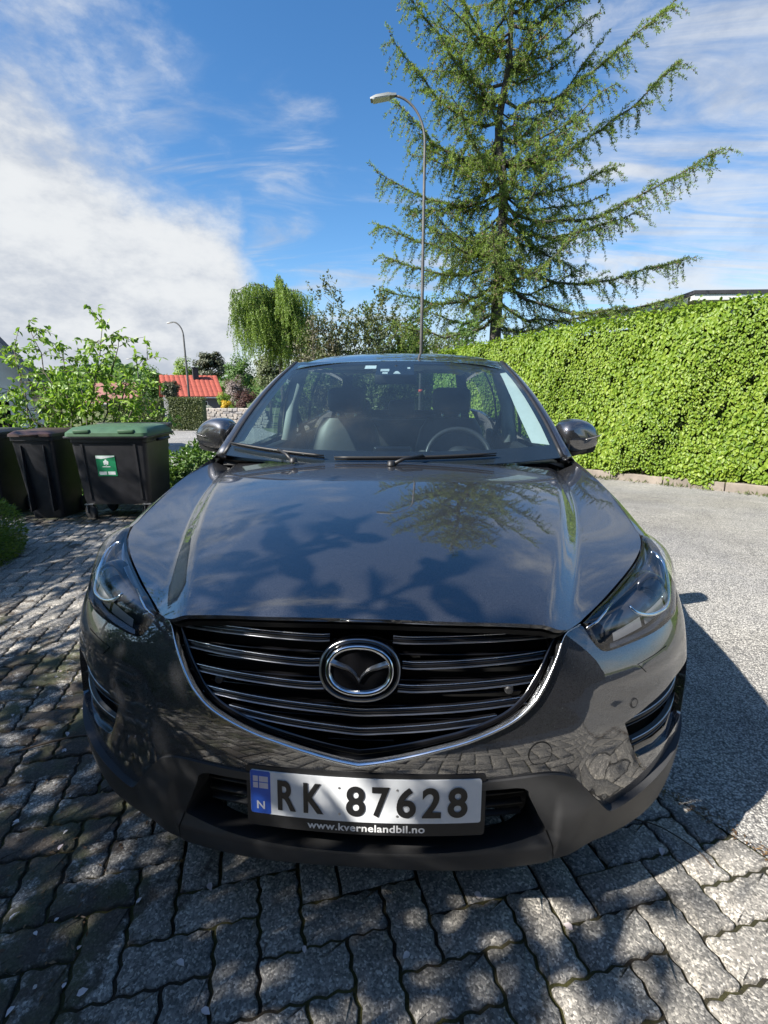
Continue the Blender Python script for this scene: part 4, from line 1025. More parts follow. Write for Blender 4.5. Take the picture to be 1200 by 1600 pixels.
# ---- tail
def tail(u, t):
    hw = np.interp(t, [0, .45, .5, 1], [.70, .70, .69, .60]); a = np.abs(u)**3
    y = np.interp(t, [0, .25, .5, 1], [4.53, 4.54, 4.50, 4.31])-.07*a; z = np.interp(t, [0, .5, 1], [.45, 1.17, 1.60]); return np.stack([u*hw, y, z-.01*a], -1)
grid_sheet('tailgate', tail, np.linspace(-1, 1, 21), np.linspace(0, .52, 10), PAINT, car, -1)
grid_sheet('rear_window', tail, np.linspace(-.86, .86, 21), np.linspace(.53, .96, 10), SIDEGLASS, car, -1)
for s in (1, -1): grid_sheet('rear_pillar', tail, np.linspace(s*.86, s*1.02, 4), np.linspace(.5, 1.0, 10), PAINT, car, -s)
grid_sheet('rear_window_frame', tail, np.linspace(-.87, .87, 15), np.linspace(.955, 1.0, 3), PAINT, car, -1)
MB().box((-.80, 4.25, .34), (.80, 4.50, .62), None, .05).build('rear_bumper', CLAD, car, True)
# ---- cowl and wipers
cowl = MB(); rowA = [(x, 1.225+.19*abs(x/.8)**2.3, 1.052+.012*abs(x/.8)) for x in np.linspace(-.82, .82, 21)]; rowB = [(x, 1.40+.02*abs(x), 1.035) for x in np.linspace(-.82, .82, 21)]
cowl.add(rowA+rowB, [(i, i+1, 22+i, 21+i) for i in range(20)]).build('cowl_panel', BLACK, car)
def wiper(base_u, tip_u, t0, t1, arm_u):
    n = 12; u = np.linspace(base_u, tip_u, n); t = np.linspace(t0, t1, n); P = wscreen(u, t); Nn = surf_normal(wscreen, u, t)
    wp = MB().tube(P+Nn*.022, [.004]+[.006]*(n-2)+[.003], 6).build('wiper', BLACK, car, True)
    MB().tube(P+Nn*.010, .004, 6).build('wiper_blade', RUBBER, wp, True)
    a = wscreen(np.array([arm_u]), np.array([-.02]))[0]+[0, -.03, .02]; m = P[6]+Nn[6]*.030
    MB().tube([a, a*.6+m*.4+[0, -.01, .012], m], [.010, .007, .005], 8).build('wiper_arm', BLACK, wp, True)
    MB().lathe([(0, .02), (.014, .018), (.018, 0)], 12, Matrix.Translation(a)).build('wiper_pivot', BLACK, wp, True)
wiper(-.97, -.36, .062, .030, -.52); wiper(-.30, .60, .022, .040, .02)
# ---- door mirrors
def mirror(s):
    c = np.array([.955, 1.655, 1.160]); rings = []
    prof = [(.0, .15, .30, .02), (.012, .62, .72, .0), (.04, .88, .92, 0), (.08, 1, 1, 0), (.12, .98, 1, 0), (.135, .93, .97, 0)]
    # outline of the housing seen from the front (x outwards, z up)
    o_ = smooth_poly([(-.112, .045), (-.075, .078), (.0, .083), (.065, .060), (.108, .016), (.112, -.015), (.096, -.058), (.03, -.078), (-.045, -.083), (-.092, -.060), (-.114, -.010)], 4, True)
    for d, kx, kz, sh in prof:
        cx_ = -.018*(1-kx)
        rings.append([(s*(c[0]+x*(.35+.65*kx)*1.0+cx_), c[1]-.075+d+.045*((x+.1)/.2), c[2]+.004+z*(.25+.75*kz)) for x, z in (o_ if s > 0 else o_[::-1])])
    m = MB().loft(rings).build('door_mirror', PAINT, car, auto=70)
    low = [[(s*(c[0]+x), c[1]-.03+d+.045*((x+.1)/.2), c[2]-.052+zz) for x, zz in ((-.10, 0), (.092, .003), (.080, -.026), (.02, -.038), (-.06, -.036))][::(1 if s > 0 else -1)] for d in (-.005, .10)]
    MB().loft(low).build('mirror_base', BLACK, m, auto=40)
    MB().tube([(s*.875, 1.64, 1.083), (s*.93, 1.65, 1.088), (s*.99, 1.66, 1.100)], [.03, .026, .02], 10).build('mirror_stalk', BLACK, m, True)
    # indicator strip on the leading edge
    pts = [(s*(c[0]+x), c[1]-.066+.045*((x+.1)/.2)+.020*((x-.02)/.1)**2, c[2]+z) for x, z in ((.02, -.010), (.055, -.003), (.085, .004), (.108, .012))]
    MB().tube(pts, [.002, .003, .003, .002], 6).build('indicator_lens', plain('indicator_clear', (.16, .16, .16), .15), m, True)
    MB().add([(s*(c[0]+x*.9), c[1]+.062+.045*((x+.1)/.2), c[2]+z*.88) for x, z in o_], [tuple(range(len(o_)))]).build('mirror_glass', REFLECT, m)
for s in (1, -1): mirror(s)
# ---- cabin
CABIN = plain('cabin_black', (.016, .016, .018), .6, 0, .2, 40); SEAT = plain('seat_leather', (.020, .020, .022), .45, 0, .2, 30); LINER = plain('headliner_grey', (.52, .53, .50), .9, 0, .04)
dash = MB()
xs = np.linspace(-.78, .78, 27); V = []
for x in xs:
    a = abs(x/.78)**2.3; hump = .030*math.exp(-((x-.37)/.20)**2)+.012*math.exp(-(x/.14)**2)
    for (y, z) in ((1.245+.17*a, 1.062), (1.42+.10*a, 1.055+hump*.4), (1.60+.04*a, 1.050+hump), (1.72, 1.035+hump), (1.77, .97), (1.79, .75)): V.append((x, y, z))
F = [(i*6+j, i*6+j+1, (i+1)*6+j+1, (i+1)*6+j) for i in range(26) for j in range(5)]
dashb = dash.add(V, F).build('dashboard', CABIN, car, True)
MB().box((-.10, 1.64, 1.02), (.10, 1.68, 1.105), None, .012).build('dash_screen', GLOSSBLK, dashb, True)
def torus(M, r, q, n=40, a0=0, a1=2*math.pi): return [M @ Vector((r*math.cos(t), r*math.sin(t), 0)) for t in np.linspace(a0, a1, n)]
SWM = Matrix.Translation((.37, 1.93, 1.005)) @ Matrix.Rotation(R(62), 4, 'X')
sw = MB().tube([p[:] for p in torus(SWM, .185, 0)], .015, 8, False).build('steering_wheel', plain('wheel_leather', (.03, .03, .032), .35), car, True)
MB().lathe([(0, .03), (.05, .028), (.075, .01), (.07, -.03)], 20, SWM).build('wheel_hub', CABIN, sw, True)
MB().tube([(SWM @ Vector(p))[:] for p in ((-.18, -.01, 0), (-.06, 0, .01))], .02, 8).tube([(SWM @ Vector(p))[:] for p in ((.18, -.01, 0), (.06, 0, .01))], .02, 8).tube([(SWM @ Vector(p))[:] for p in ((0, -.18, 0), (0, -.06, .01))], .018, 8).build('wheel_spoke', SATIN, sw, True)
def seat(x, y, w=.50, nm='seat'):
    st = MB().box((x-w/2, y-.50, .42), (x+w/2, y+.02, .62), None, .06).build(nm, SEAT, car, auto=60)
    prof = [(.62, .46, .0), (.80, .50, .05), (1.00, .50, .10), (1.12, .44, .14), (1.20, .34, .17)]; rings = []
    for z, ww, dy in prof:
        rings.append([(x+ww/2*math.cos(t)*abs(math.cos(t))**-.35 if abs(math.cos(t)) > .01 else x, y+dy+.07*math.sin(t), z) for t in np.linspace(.05, 2*math.pi+.05, 18, endpoint=False)])
    MB().loft(rings).build('seat_back', SEAT, st, auto=60)
    MB().box((x-.135, y+.12, 1.235), (x+.135, y+.215, 1.41), None, .045).build('headrest', SEAT, st, auto=60)
    for dx in (-.06, .06): MB().tube([(x+dx, y+.165, 1.18), (x+dx, y+.168, 1.25)], .007, 6).build('headrest_post', CHROME, st, True)
seat(-.37, 2.45); seat(.37, 2.45)
rs = MB().box((-.66, 3.0, .45), (.66, 3.5, .65), None, .06).box((-.66, 3.44, .60), (.66, 3.62, 1.14), None, .06).build('rear_bench', SEAT, car, auto=60)
for x in (-.40, 0, .40): MB().box((x-.12, 3.50, 1.15), (x+.12, 3.58, 1.31), None, .04).build('headrest', SEAT, rs, auto=60)
grid_sheet('headliner', roofS, np.linspace(-.97, .97, 21), np.linspace(.02, .97, 15), LINER, car, -1, .03)
for s in (1, -1):
    tt = np.linspace(0.10, .95, 14); P = wscreen(np.full(14, s*.97), tt); wd = (np.linspace(.105, .040, 14) if s > 0 else np.linspace(.03, .02, 14))*np.sin(np.linspace(.9, 2.4, 14)); Q = P+np.stack([-s*wd, .05+0*wd, -.004+0*wd], 1); R2 = P
    P = P+np.array([0, .010, -.010])
    MB().add(list(P)+list(Q), [(i, i+1, 14+i+1, 14+i) for i in range(13)]).build('pillar_trim', LINER, car, True)
    MB().tube([(s*.76, 2.46, 1.05), (s*.735, 2.50, 1.30), (s*.66, 2.52, 1.55)], [.05, .045, .05], 8).build('pillar_trim', LINER, car, True)
    MB().tube([(s*.735, 2.49, 1.34), (s*.62, 2.52, .95), (s*.55, 2.42, .60)], .018, 4).build('seat_belt', BLACK, car)
    MB().box((s*.79-.03, 1.5, .35), (s*.79+.03, 3.6, 1.06), None, .02).build('door_inner', CABIN, car)
MB().box((-.80, 1.3, .34), (.80, 4.3, .40)).build('cabin_floor', CABIN, car)
MB().box((-.78, 1.20, .40), (.78, 1.26, 1.0)).build('firewall', CABIN, car)
rm = MB().box((-.125, 2.06, 1.425), (.125, 2.085, 1.495), Matrix.Identity(4), .02).build('rear_view_mirror', BLACK, car, auto=60)
MB().tube([(0, 2.07, 1.47), (0, 2.10, 1.53)], .012, 8).build('mirror_mount', BLACK, rm, True)
for s in (1, -1): MB().box((s*.34-.18, 2.22, 1.500), (s*.34+.18, 2.36, 1.515), Matrix.Identity(4), .008).build('sun_visor', LINER, car)
# ---------------------------------------------------------------- wheeled bins
BINBLK = plain('bin_black_plastic', (.022, .022, .025), .42, 0, .25, 9, bump=.0008, bscale=500)
BINGRN = plain('bin_green_lid', (.05, .105, .055), .42, 0, .15, 9); BINBRN = plain('bin_brown_lid', (.045, .022, .018), .42, 0, .2, 9)
GALV = plain('galvanised_steel', (.50, .51, .52), .38, .9, .12, 20); STKG = plain('sticker_green', (.012, .20, .085), .45); STKW = plain('sticker_white', (.62, .68, .66), .5)
def rect_ring(x0, x1, y0, y1, z, r=.04, n=4):
    out = []
    for cx_, cy_, a0 in ((x1-r, y1-r, 0), (x0+r, y1-r, 90), (x0+r, y0+r, 180), (x1-r, y0+r, 270)):
        out += [(cx_+r*math.cos(R(a0+90*k/n)), cy_+r*math.sin(R(a0+90*k/n)), z) for k in range(n+1)]
    return out
def container(loc, rz):
    b = thing('waste_container', 'large black waste container on castors with a green lid and green sticker', 'bin', loc, rz)
    W, D = .440, .36
    MB().loft([rect_ring(-W*.88, W*.88, -D*.82, D*.82, .20, .05), rect_ring(-W*.90, W*.90, -D*.85, D*.85, .26, .05), rect_ring(-W*.97, W*.97, -D*.97, D*.97, .93, .05), rect_ring(-W, W, -D, D, .94, .05), rect_ring(-W, W, -D, D, 1.0, .05)]).build('body', BINBLK, b, auto=40)
    for x in (-.30, .30): MB().add([(x-.012, -D*.86-.008, .27), (x+.012, -D*.86-.008, .27), (x+.012, -D*.975-.008, .92), (x-.012, -D*.975-.008, .92), (x-.018, -D*.84, .27), (x+.018, -D*.84, .27), (x+.018, -D*.955, .92), (x-.018, -D*.955, .92)], [(0, 1, 2, 3), (0, 3, 7, 4), (1, 5, 6, 2)]).build('body_rib', BINBLK, b)
    MB().box((-W-.035, -D-.035, .985), (W+.035, D+.03, 1.015), None, .012).build('rim', BINBLK, b, auto=40)
    lid = MB().loft([rect_ring(-W-.03, W+.03, -D-.04, D+.03, 1.012, .06), rect_ring(-W-.025, W+.025, -D-.035, D+.03, 1.05, .06), rect_ring(-W+.02, W-.02, -D+.03, D-.02, 1.105, .08), rect_ring(-W+.10, W-.10, -D+.14, D-.08, 1.118, .08)]).build('lid', BINGRN, b, auto=35)
    for x in (-.26, .24): MB().box((x-.09, -D-.046, 1.045), (x+.09, -D+.03, 1.088), None, .012).build('lid_grip', BINGRN, lid, auto=35)
    MB().box((-W-.02, D-.06, 1.05), (W+.02, D+.05, 1.12), None, .02).build('hinge_bar', BINBLK, lid, auto=35)
    for s in (1, -1): MB().tube([(s*(W+.02), -.12, .95), (s*(W+.075), -.12, .955), (s*(W+.075), .12, .955), (s*(W+.02), .12, .95)], .016, 8).build('side_handle', BINBLK, b, True)
    for sx in (-.34, .34):
        for sy in (-.24, .24):
            M = Matrix.Translation((sx, sy-.03, .098)) @ Matrix.Rotation(R(90), 4, 'Y') 
            M = Matrix.Translation((sx, sy-.03, .098)) @ Matrix.Rotation(R(62), 4, 'Z') @ Matrix.Rotation(R(90), 4, 'Y')
            c = MB().lathe([(0, .022), (.05, .022), (.058, .018), (.085, .022), (.097, .014), (.097, -.014), (.085, -.022), (.058, -.018), (.05, -.022), (0, -.022)], 26, M).build('castor', RUBBER, b, auto=40)
            MB().box((sx-.012, sy-.06, .09), (sx-.006, sy+.02, .21), Matrix.Translation((-.022, 0, 0)), 0).box((sx+.030, sy-.06, .09), (sx+.036, sy+.02, .21)).box((sx-.05, sy-.07, .195), (sx+.05, sy+.06, .206)).build('castor_fork', GALV, c)
    # sticker lies on the leaning front
    def fp(x, z, d): k = (z-.26)/(.93-.26); return (x, -D*(.85+.12*k)-d, z)
    def quad(name, x0, z0, x1, z1, m, par, d): return MB().add([fp(x0, z0, d), fp(x1, z0, d), fp(x1, z1, d), fp(x0, z1, d)], [(0, 1, 2, 3)]).build(name, m, par)
    st = quad('sticker', -.165, .545, .055, .79, STKG, b, .004)
    MB().add([fp(-.162, .787, .006), fp(-.162, .755, .006), fp(-.10, .748, .006), fp(-.03, .760, .006), fp(.052, .775, .006), fp(.052, .787, .006)], [tuple(range(6))]).build('sticker_top_wave', STKW, st)
    for cx_, cz_, a, r_ in ((-.055, .727, 90, .017), (-.074, .712, 150, .015), (-.036, .712, 30, .015), (-.072, .692, 210, .014), (-.038, .692, 330, .014), (-.055, .702, 0, .012)):
        pts = [fp(cx_+r_*math.cos(t)*.75, cz_+r_*math.sin(t), .006) for t in np.linspace(0, 2*math.pi, 12, endpoint=False)]; MB().add(pts, [tuple(range(12))]).build('leaf_mark', STKW, st)
    quad('sticker_word_line', -.10, .652, -.01, .662, STKW, st, .006); quad('sticker_stem', -.058, .664, -.052, .69, STKW, st, .006)
    for x in (-.148, -.048): quad('sticker_text_box', x, .562, x+.085, .600, STKW, st, .006)
    return b
def wheelie(loc, rz, label, lidm, dz=0):
    b = thing('wheelie_bin', label, 'bin', loc, rz, 'black wheelie bins beside the container'); b.scale = (.84, .9, 1)
    MB().loft([rect_ring(-.21, .21, -.24, .25, .012, .04), rect_ring(-.22, .22, -.25, .26, .10, .04), rect_ring(-.275, .275, -.34, .33, .95, .05), rect_ring(-.29, .29, -.355, .34, .955, .05), rect_ring(-.29, .29, -.355, .34, 1.0, .05)]).build('body', BINBLK, b, auto=40)
    for x in (-.15, .15): MB().box((x-.008, -.352, .12), (x+.008, -.25, .90), Matrix.Shear('XZ', 4, (0, 0)), 0).build('body_rib', BINBLK, b)
    lid = MB().loft([rect_ring(-.30, .30, -.375, .34, 1.002, .05), rect_ring(-.295, .295, -.37, .34, 1.03, .05), rect_ring(-.25, .25, -.31, .30, 1.062, .06)]).build('lid', lidm, b, auto=35)
    MB().box((-.12, -.39, 1.004), (.12, -.36, 1.03), None, .01).build('lid_lip', lidm, lid, auto=35)
    MB().tube([(-.25, .34, .98), (-.25, .41, .99), (.25, .41, .99), (.25, .34, .98)], .016, 8).build('grab_handle', BINBLK, b, True)
    for s in (-1, 1):
        M = Matrix.Translation((s*.235, .26, .10)) @ Matrix.Rotation(R(90), 4, 'Y'); MB().lathe([(0, .02), (.08, .022), (.10, .014), (.10, -.014), (.08, -.022), (0, -.02)], 22, M).build('bin_wheel', RUBBER, b, auto=40)
BY = 4.85
p = at(187, 700, BY); container((p[0]+.05, BY, float(G(0, BY))), R(5))
p = at(76, 700, BY-.1); wheelie((p[0], BY-.1, float(G(0, BY-.1))), R(7), 'black wheelie bin with a dark brown lid beside the container', BINBRN)
p = at(2, 700, BY-.1); wheelie((p[0]-.12, BY-.1, float(G(0, BY-.1))), R(4), 'black wheelie bin with a black lid cut off by the left edge', BINBLK)

# ---------------------------------------------------------------- street lamps
POLE = plain('lamp_pole_steel', (.11, .105, .10), .6, .2, .25, 6); HEAD = plain('lamp_head_grey', (.20, .21, .205), .5, 0, .1)
def street_lamp(base, top_z, r0, reach, rise, label, band=False):
    t = thing('street_lamp', label, 'street lamp', base, 0, 'street lamps along the road')
    h = top_z-base[2]
    pts = [(0, 0, 0), (0, 0, h*.5), (0, 0, h-rise)]+[(-reach*(1-math.cos(a)), 0, h-rise+rise*math.sin(a)) for a in np.linspace(.15, 1.45, 10)]
    n = len(pts); rr = [r0*1.25, r0*.95, r0*.72]+[r0*.62]*(n-3)
    MB().tube(pts, rr, 12).build('pole', POLE, t, True); MB().tube([(0, 0, 0), (0, 0, h*.14)], [r0*1.7, r0*1.5], 12).build('pole_sleeve', POLE, t, True)
    e = np.array(pts[-1]); d = e-np.array(pts[-2]); d /= np.linalg.norm(d); M = Matrix.Translation(e) @ Matrix.Rotation(R(-8), 4, 'Y')
    hd = MB().loft([[(M @ Vector((-x, y*w, z*hh)))[:] for y, z in ((-1, -.3), (1, -.3), (.8, .8), (-.8, .8))] for x, w, hh in ((-.05, .05, .05), (.06, .08, .06), (.16, .13, .075), (.50, .15, .07), (.66, .10, .045))]).build('lamp_head', HEAD, t, auto=40)
    MB().box((-.60, -.12, -.040), (-.14, .12, -.018), M).build('lamp_glass', plain('lamp_diffuser', (.55, .56, .54), .25), hd)
    if band:
        MB().tube([(0, 0, h*.205), (0, 0, h*.213)], r0*1.32, 12).build('red_band', plain('red_tape', (.5, .05, .03), .5), t, True)
    return t
YL = 14.5; b0 = at(658, 560, YL); tp = at(640, 148, YL)
street_lamp((b0[0], YL, float(G(0, YL))), tp[2], .050, .95, 1.15, 'tall street lamp rising behind the car roof in front of the larch', True)
YL = 45; b0 = at(297, 660, YL); tp = at(270, 503, YL); street_lamp((b0[0]+.15, YL, float(G(0, YL))), tp[2], .10, .9, 1.2, 'slim grey street lamp in front of the red-roofed house')
YL = 66; b0 = at(224, 655, YL); tp = at(208, 560, YL); street_lamp((b0[0], YL, float(G(0, YL))), tp[2], .085, .8, 1.0, 'small far street lamp half hidden by the leafy shrub')

# ---------------------------------------------------------------- houses
def planks(parent, name, p0, p1, z0, z1, mat, w=.14, thick=.02):
    """horizontal boards along a wall line"""
    d = np.array(p1)-np.array(p0); L = np.hypot(*d); M = Matrix.Translation((p0[0], p0[1], 0)) @ Matrix.Rotation(math.atan2(d[1], d[0]), 4, 'Z'); n = int((z1-z0)/w)
    me = None
    for k in range(n):
        o = MB().box((0, -thick-.004*(k % 2), z0+k*w), (L, .0, z0+(k+1)*w-.008), M).build(name, mat, parent)
WHITEW = plain('white_boards', (.62, .62, .60), .7, 0, .08, 5); ROOFT, nt, b = newmat('red_roof_tiles'); 
c = mixc(nt, ramp(nt, noise(nt, 2.5, 5, .7, 'World'), [(.3, (0, 0, 0)), (.7, (1, 1, 1))]), (.27, .055, .038), (.38, .085, .05)); nt.links.new(c, b.inputs['Base Color']); b.inputs['Roughness'].default_value = .85
DKROOF = plain('dark_roof', (.035, .035, .04), .8, 0, .2, 4); DARKW = plain('brown_stained_wall', (.045, .028, .020), .75, 0, .25, 3); WIN = glassmat('house_window_glass', (.25, .3, .33), 1.5); GREYW = plain('grey_wall', (.30, .30, .29), .8, 0, .1, 3)
def house(name, label, loc, rz, w, d, hw, hr, wall, roofm, tiles=True, chimney=True, wins=()):
    t = thing(name, label, 'house', loc, rz)
    wl_ = MB().add([(-w/2, -d/2, -1), (w/2, -d/2, -1), (w/2, d/2, -1), (-w/2, d/2, -1), (-w/2, -d/2, hw), (w/2, -d/2, hw), (w/2, d/2, hw), (-w/2, d/2, hw), (-w/2, 0, hr-.12), (w/2, 0, hr-.12)], [(0, 1, 5, 4), (2, 3, 7, 6), (1, 2, 6, 9, 5), (3, 0, 4, 8, 7)]).build('wall', wall, t)
    e = .45; sl_ = (hr-hw)/(d/2)
    rf = MB()
    for s in (-1, 1):
        y0, z0 = s*(d/2+e), hw-sl_*e
        rf.add([(-w/2-e, y0, z0), (w/2+e, y0, z0), (w/2+e, 0, hr), (-w/2-e, 0, hr), (-w/2-e, y0, z0-.14), (w/2+e, y0, z0-.14), (w/2+e, 0, hr-.14), (-w/2-e, 0, hr-.14)], [(0, 1, 2, 3), (7, 6, 5, 4), (0, 4, 5, 1), (1, 5, 6, 2), (3, 7, 4, 0)])
    roof_ = rf.build('roof', roofm, t)
    if tiles:
        nx = int((w+2*e)/.55); ny = 9; L = math.hypot(d/2+e, hr-(hw-sl_*e)); ang = math.atan2(hr-(hw-sl_*e), d/2+e)
        base = npmesh('tile', *(lambda mb: (mb.V, mb.F))(MB().loft([[(x, y, .02+.05*math.sin(math.pi*(x+.27)/.54)) for x in np.linspace(-.27, .27, 6)]+[(x, y, -.01) for x in (.27, -.27)] for y in (0, L/ny+.03)]))); base.materials.append(roofm)
        for i in range(nx):
            for j in range(ny):
                o = link('roof_tile', base, None, roof_); o.location = (-w/2-e+.275+i*(w+2*e)/nx, -(d/2+e)+math.cos(ang)*L/ny*j, hw-sl_*e+math.sin(ang)*L/ny*j+.01*((j+1) % 2)); o.rotation_euler = (ang, 0, 0)
    if chimney: MB().box((.4, -1.0, hr-1.0), (1.1, -.4, hr+.9), None, .03).box((.34, -1.06, hr+.9), (1.16, -.34, hr+1.02)).build('chimney', DKROOF, roof_)
    MB().box((-w/2-e, -d/2-e-.10, hw-sl_*e-.20), (w/2+e, -d/2-e, hw-sl_*e-.06)).build('gutter', plain('gutter_white', (.6, .6, .58), .5), roof_)
    for x, z, ww, hh in wins:
        wn_ = MB().box((x-ww/2-.08, -d/2-.06, z-.08), (x+ww/2+.08, -d/2+.02, z+hh+.08)).build('window', WHITEW, t)
        MB().box((x-ww/2, -d/2-.075, z), (x+ww/2, -d/2-.062, z+hh)).build('pane', WIN, wn_)
    return t
yh = 62; cxh = at(297, 610, yh); zr = at(297, 587, yh)[2]; ze = at(297, 619, yh)[2]
house('red_roofed_house', 'distant house with a red tiled roof and dark chimney behind clipped hedges', (cxh[0], yh, 0), R(31), 6.0, 8, ze+.25, zr, plain('dark_gable_wall', (.10, .10, .105), .8), ROOFT, True, True, [(.6, -1.2, 1.6, 1.2)])
cxh2 = at(190, 615, 78); house('far_house', 'far pale house with a weathered red roof behind the leafy shrub', (cxh2[0], 78, 0), R(12), 7, 9, -.2, 2.6, GREYW, plain('faded_red_roof', (.26, .12, .10), .85, 0, .2, 2), False, False)
# white neighbouring house at the left edge
YN = 13.; e1, e0 = at(72, 602, YN), at(-4, 498, YN); slope = (e0[2]-e1[2])/(e0[0]-e1[0]); gN = float(G(0, YN))
hl_ = thing('neighbour_house', 'white boarded house with dark gable roof at the left edge of the photo', 'house', (e1[0], YN, 0), R(36)); slope *= .86
xr = -.40; xl = xr-7.0; xm = (xl+xr)/2; ev = e1[2]+slope*xr-.22; ap = ev+abs(slope)*(xr-xm)
MB().add([(xl, 0, gN-.4), (xr, 0, gN-.4), (xr, 0, ev), (xm, 0, ap), (xl, 0, ev), (xl, 8, gN-.4), (xr, 8, gN-.4), (xr, 8, ev), (xm, 8, ap), (xl, 8, ev)], [(0, 1, 2, 3, 4), (5, 9, 8, 7, 6), (1, 6, 7, 2), (0, 4, 9, 5)]).build('wall', WHITEW, hl_)
for k in range(14): MB().box((xl, -.022-.006*(k % 2), gN+k*.142), (xr+.01, -.002, gN+k*.142+.134)).build('wall_board', WHITEW, hl_)
for s in (1, -1):
    xe, ze = xm+s*(xr-xm+.45), ap-abs(slope)*(xr-xm+.45)+.1; za = ap+.1
    rfo = MB().add([(xe, -.6, ze), (xe, 8.4, ze), (xm, 8.4, za), (xm, -.6, za), (xe, -.6, ze-.16), (xe, 8.4, ze-.16), (xm, 8.4, za-.16), (xm, -.6, za-.16)], [(0, 1, 2, 3), (7, 6, 5, 4), (0, 3, 7, 4), (0, 4, 5, 1)]).build('roof', DKROOF, hl_)
    MB().add([(xe, -.63, ze+.02), (xm, -.63, za+.02), (xm, -.63, za-.22), (xe, -.63, ze-.22), (xe, -.605, ze+.02), (xm, -.605, za+.02), (xm, -.605, za-.22), (xe, -.605, ze-.22)], [(0, 1, 2, 3), (4, 5, 1, 0), (7, 6, 5, 4), (3, 2, 6, 7)]).build('barge_board', GREYW, rfo)
wd_ = MB().box((xr-1.55, -.07, gN+.5), (xr-.45, -.03, gN+1.75)).build('window', WHITEW, hl_); MB().box((xr-1.47, -.085, gN+.58), (xr-.53, -.072, gN+1.67)).build('pane', WIN, wd_)
# flat-roofed building behind the hedge
bl = thing('flat_roofed_house', 'pale flat roof edge with dark fascia rising above the hedge', 'house', (0, 0, 0))
YF = 19.; a, b_, c_ = at(1086, 455, YF), at(1330, 448, YF), at(948, 490, YF)
def slab(name, x0, x1, y0, y1, z0, z1, m): return MB().box((x0, y0, z0), (x1, y1, z1)).build(name, m, bl)
zt = a[2]
slab('wall', a[0]+.5, b_[0]+3, YF+.5, YF+6, -1, zt-.30, GREYW); slab('fascia', a[0], b_[0]+3.4, YF, YF+6.4, zt-.30, zt-.10, WHITEW); slab('roof_edge', a[0]-.04, b_[0]+3.45, YF-.04, YF+6.5, zt-.097, zt+.03, DKROOF)
MB().add([(c_[0], YF+.3, c_[2]-.02), (a[0]-.06, YF+.3, zt-.10), (a[0]-.06, YF+.3, zt-.38), (c_[0], YF+.3, c_[2]-.22), (c_[0], YF+5, c_[2]-.02), (a[0]-.06, YF+5, zt-.10)], [(0, 3, 2, 1), (0, 1, 5, 4)]).build('sloping_roof', WHITEW, bl)
MB().add([(c_[0]-.1, YF+.2, c_[2]+.0), (a[0]-.06, YF+.2, zt-.08), (a[0]-.06, YF+.2, zt-.16), (c_[0]-.1, YF+.2, c_[2]-.08), (c_[0]-.1, YF+5, c_[2]), (a[0]-.06, YF+5, zt-.08)], [(0, 3, 2, 1), (0, 1, 5, 4)]).build('dark_verge', DKROOF, bl)
# dark boarded house added unseen behind the viewer to darken reflections and sky fill
hb_ = thing('added_house', 'added brown boarded house front, unseen behind the viewer, darkening reflections', 'house', (1.0, -4.7, 0))
MB().box((-5, -5, -.1), (8, 0, 5.3)).build('wall', DARKW, hb_)
for k in range(35): MB().box((-5, .0, .05+k*.148), (8, .022+.006*(k % 2), .05+k*.148+.14)).build('wall_board', DARKW, hb_)
MB().add([(-5.5, .5, 5.1), (8.5, .5, 5.1), (8.5, -2.5, 6.6), (-5.5, -2.5, 6.6), (-5.5, .5, 4.95), (8.5, .5, 4.95), (8.5, -2.5, 6.45), (-5.5, -2.5, 6.45)], [(0, 1, 2, 3), (7, 6, 5, 4), (0, 4, 5, 1)]).build('roof', DKROOF, hb_)
for x in (-3, 2.5):
    w_ = MB().box((x-.7, .03, .95), (x+.7, .07, 2.2)).build('window', WHITEW, hb_); MB().box((x-.62, .071, 1.03), (x+.62, .078, 2.12)).build('pane', WIN, w_)

# ---------------------------------------------------------------- garden wall of stones by the far road
STONE = []
for k, cc in enumerate(((.34, .31, .28), (.42, .37, .32), (.27, .25, .24))): STONE.append(plain('field_stone', cc, .9, 0, .25, 2.2))
sw_ = thing('stone_wall', 'low wall of stacked pale field stones beside the far road', 'wall', (0, 0, 0))
YS = 50.; z0 = float(G(0, YS)); xa, xb = at(293, 650, YS)[0], at(392, 650, YS)[0]
MB().box((xa, YS+.10, z0-.3), (xb+2, YS+.6, z0+1.7)).build('wall_core', plain('wall_core', (.10, .09, .08), .95), sw_)
stm = []
for k in range(6):
    bm = bmesh.new(); bmesh.ops.create_cube(bm, size=.96)
    for v in bm.verts: v.co += Vector([random.uniform(-.09, .09) for _ in range(3)])
    bmesh.ops.bevel(bm, geom=list(bm.edges), offset=.10, segments=1, affect='EDGES')
    me = bpy.data.meshes.new('stone'); bm.to_mesh(me); bm.free(); me.materials.append(STONE[k % 3]); stm.append(me)
ns = 0; z = z0
while z < z0+1.65:
    hh = random.uniform(.24, .38); x = xa
    while x < xb+1.5 and ns < 299:
        ww = random.uniform(.35, .75); o = link('stone', random.choice(stm), None, sw_); o.location = (x+ww/2, YS+.05+random.uniform(-.04, .04), z+hh/2); o.scale = (ww, .45, hh); o.rotation_euler = (0, random.uniform(-.12, .12), 0); x += ww*.97; ns += 1
    z += hh*.95
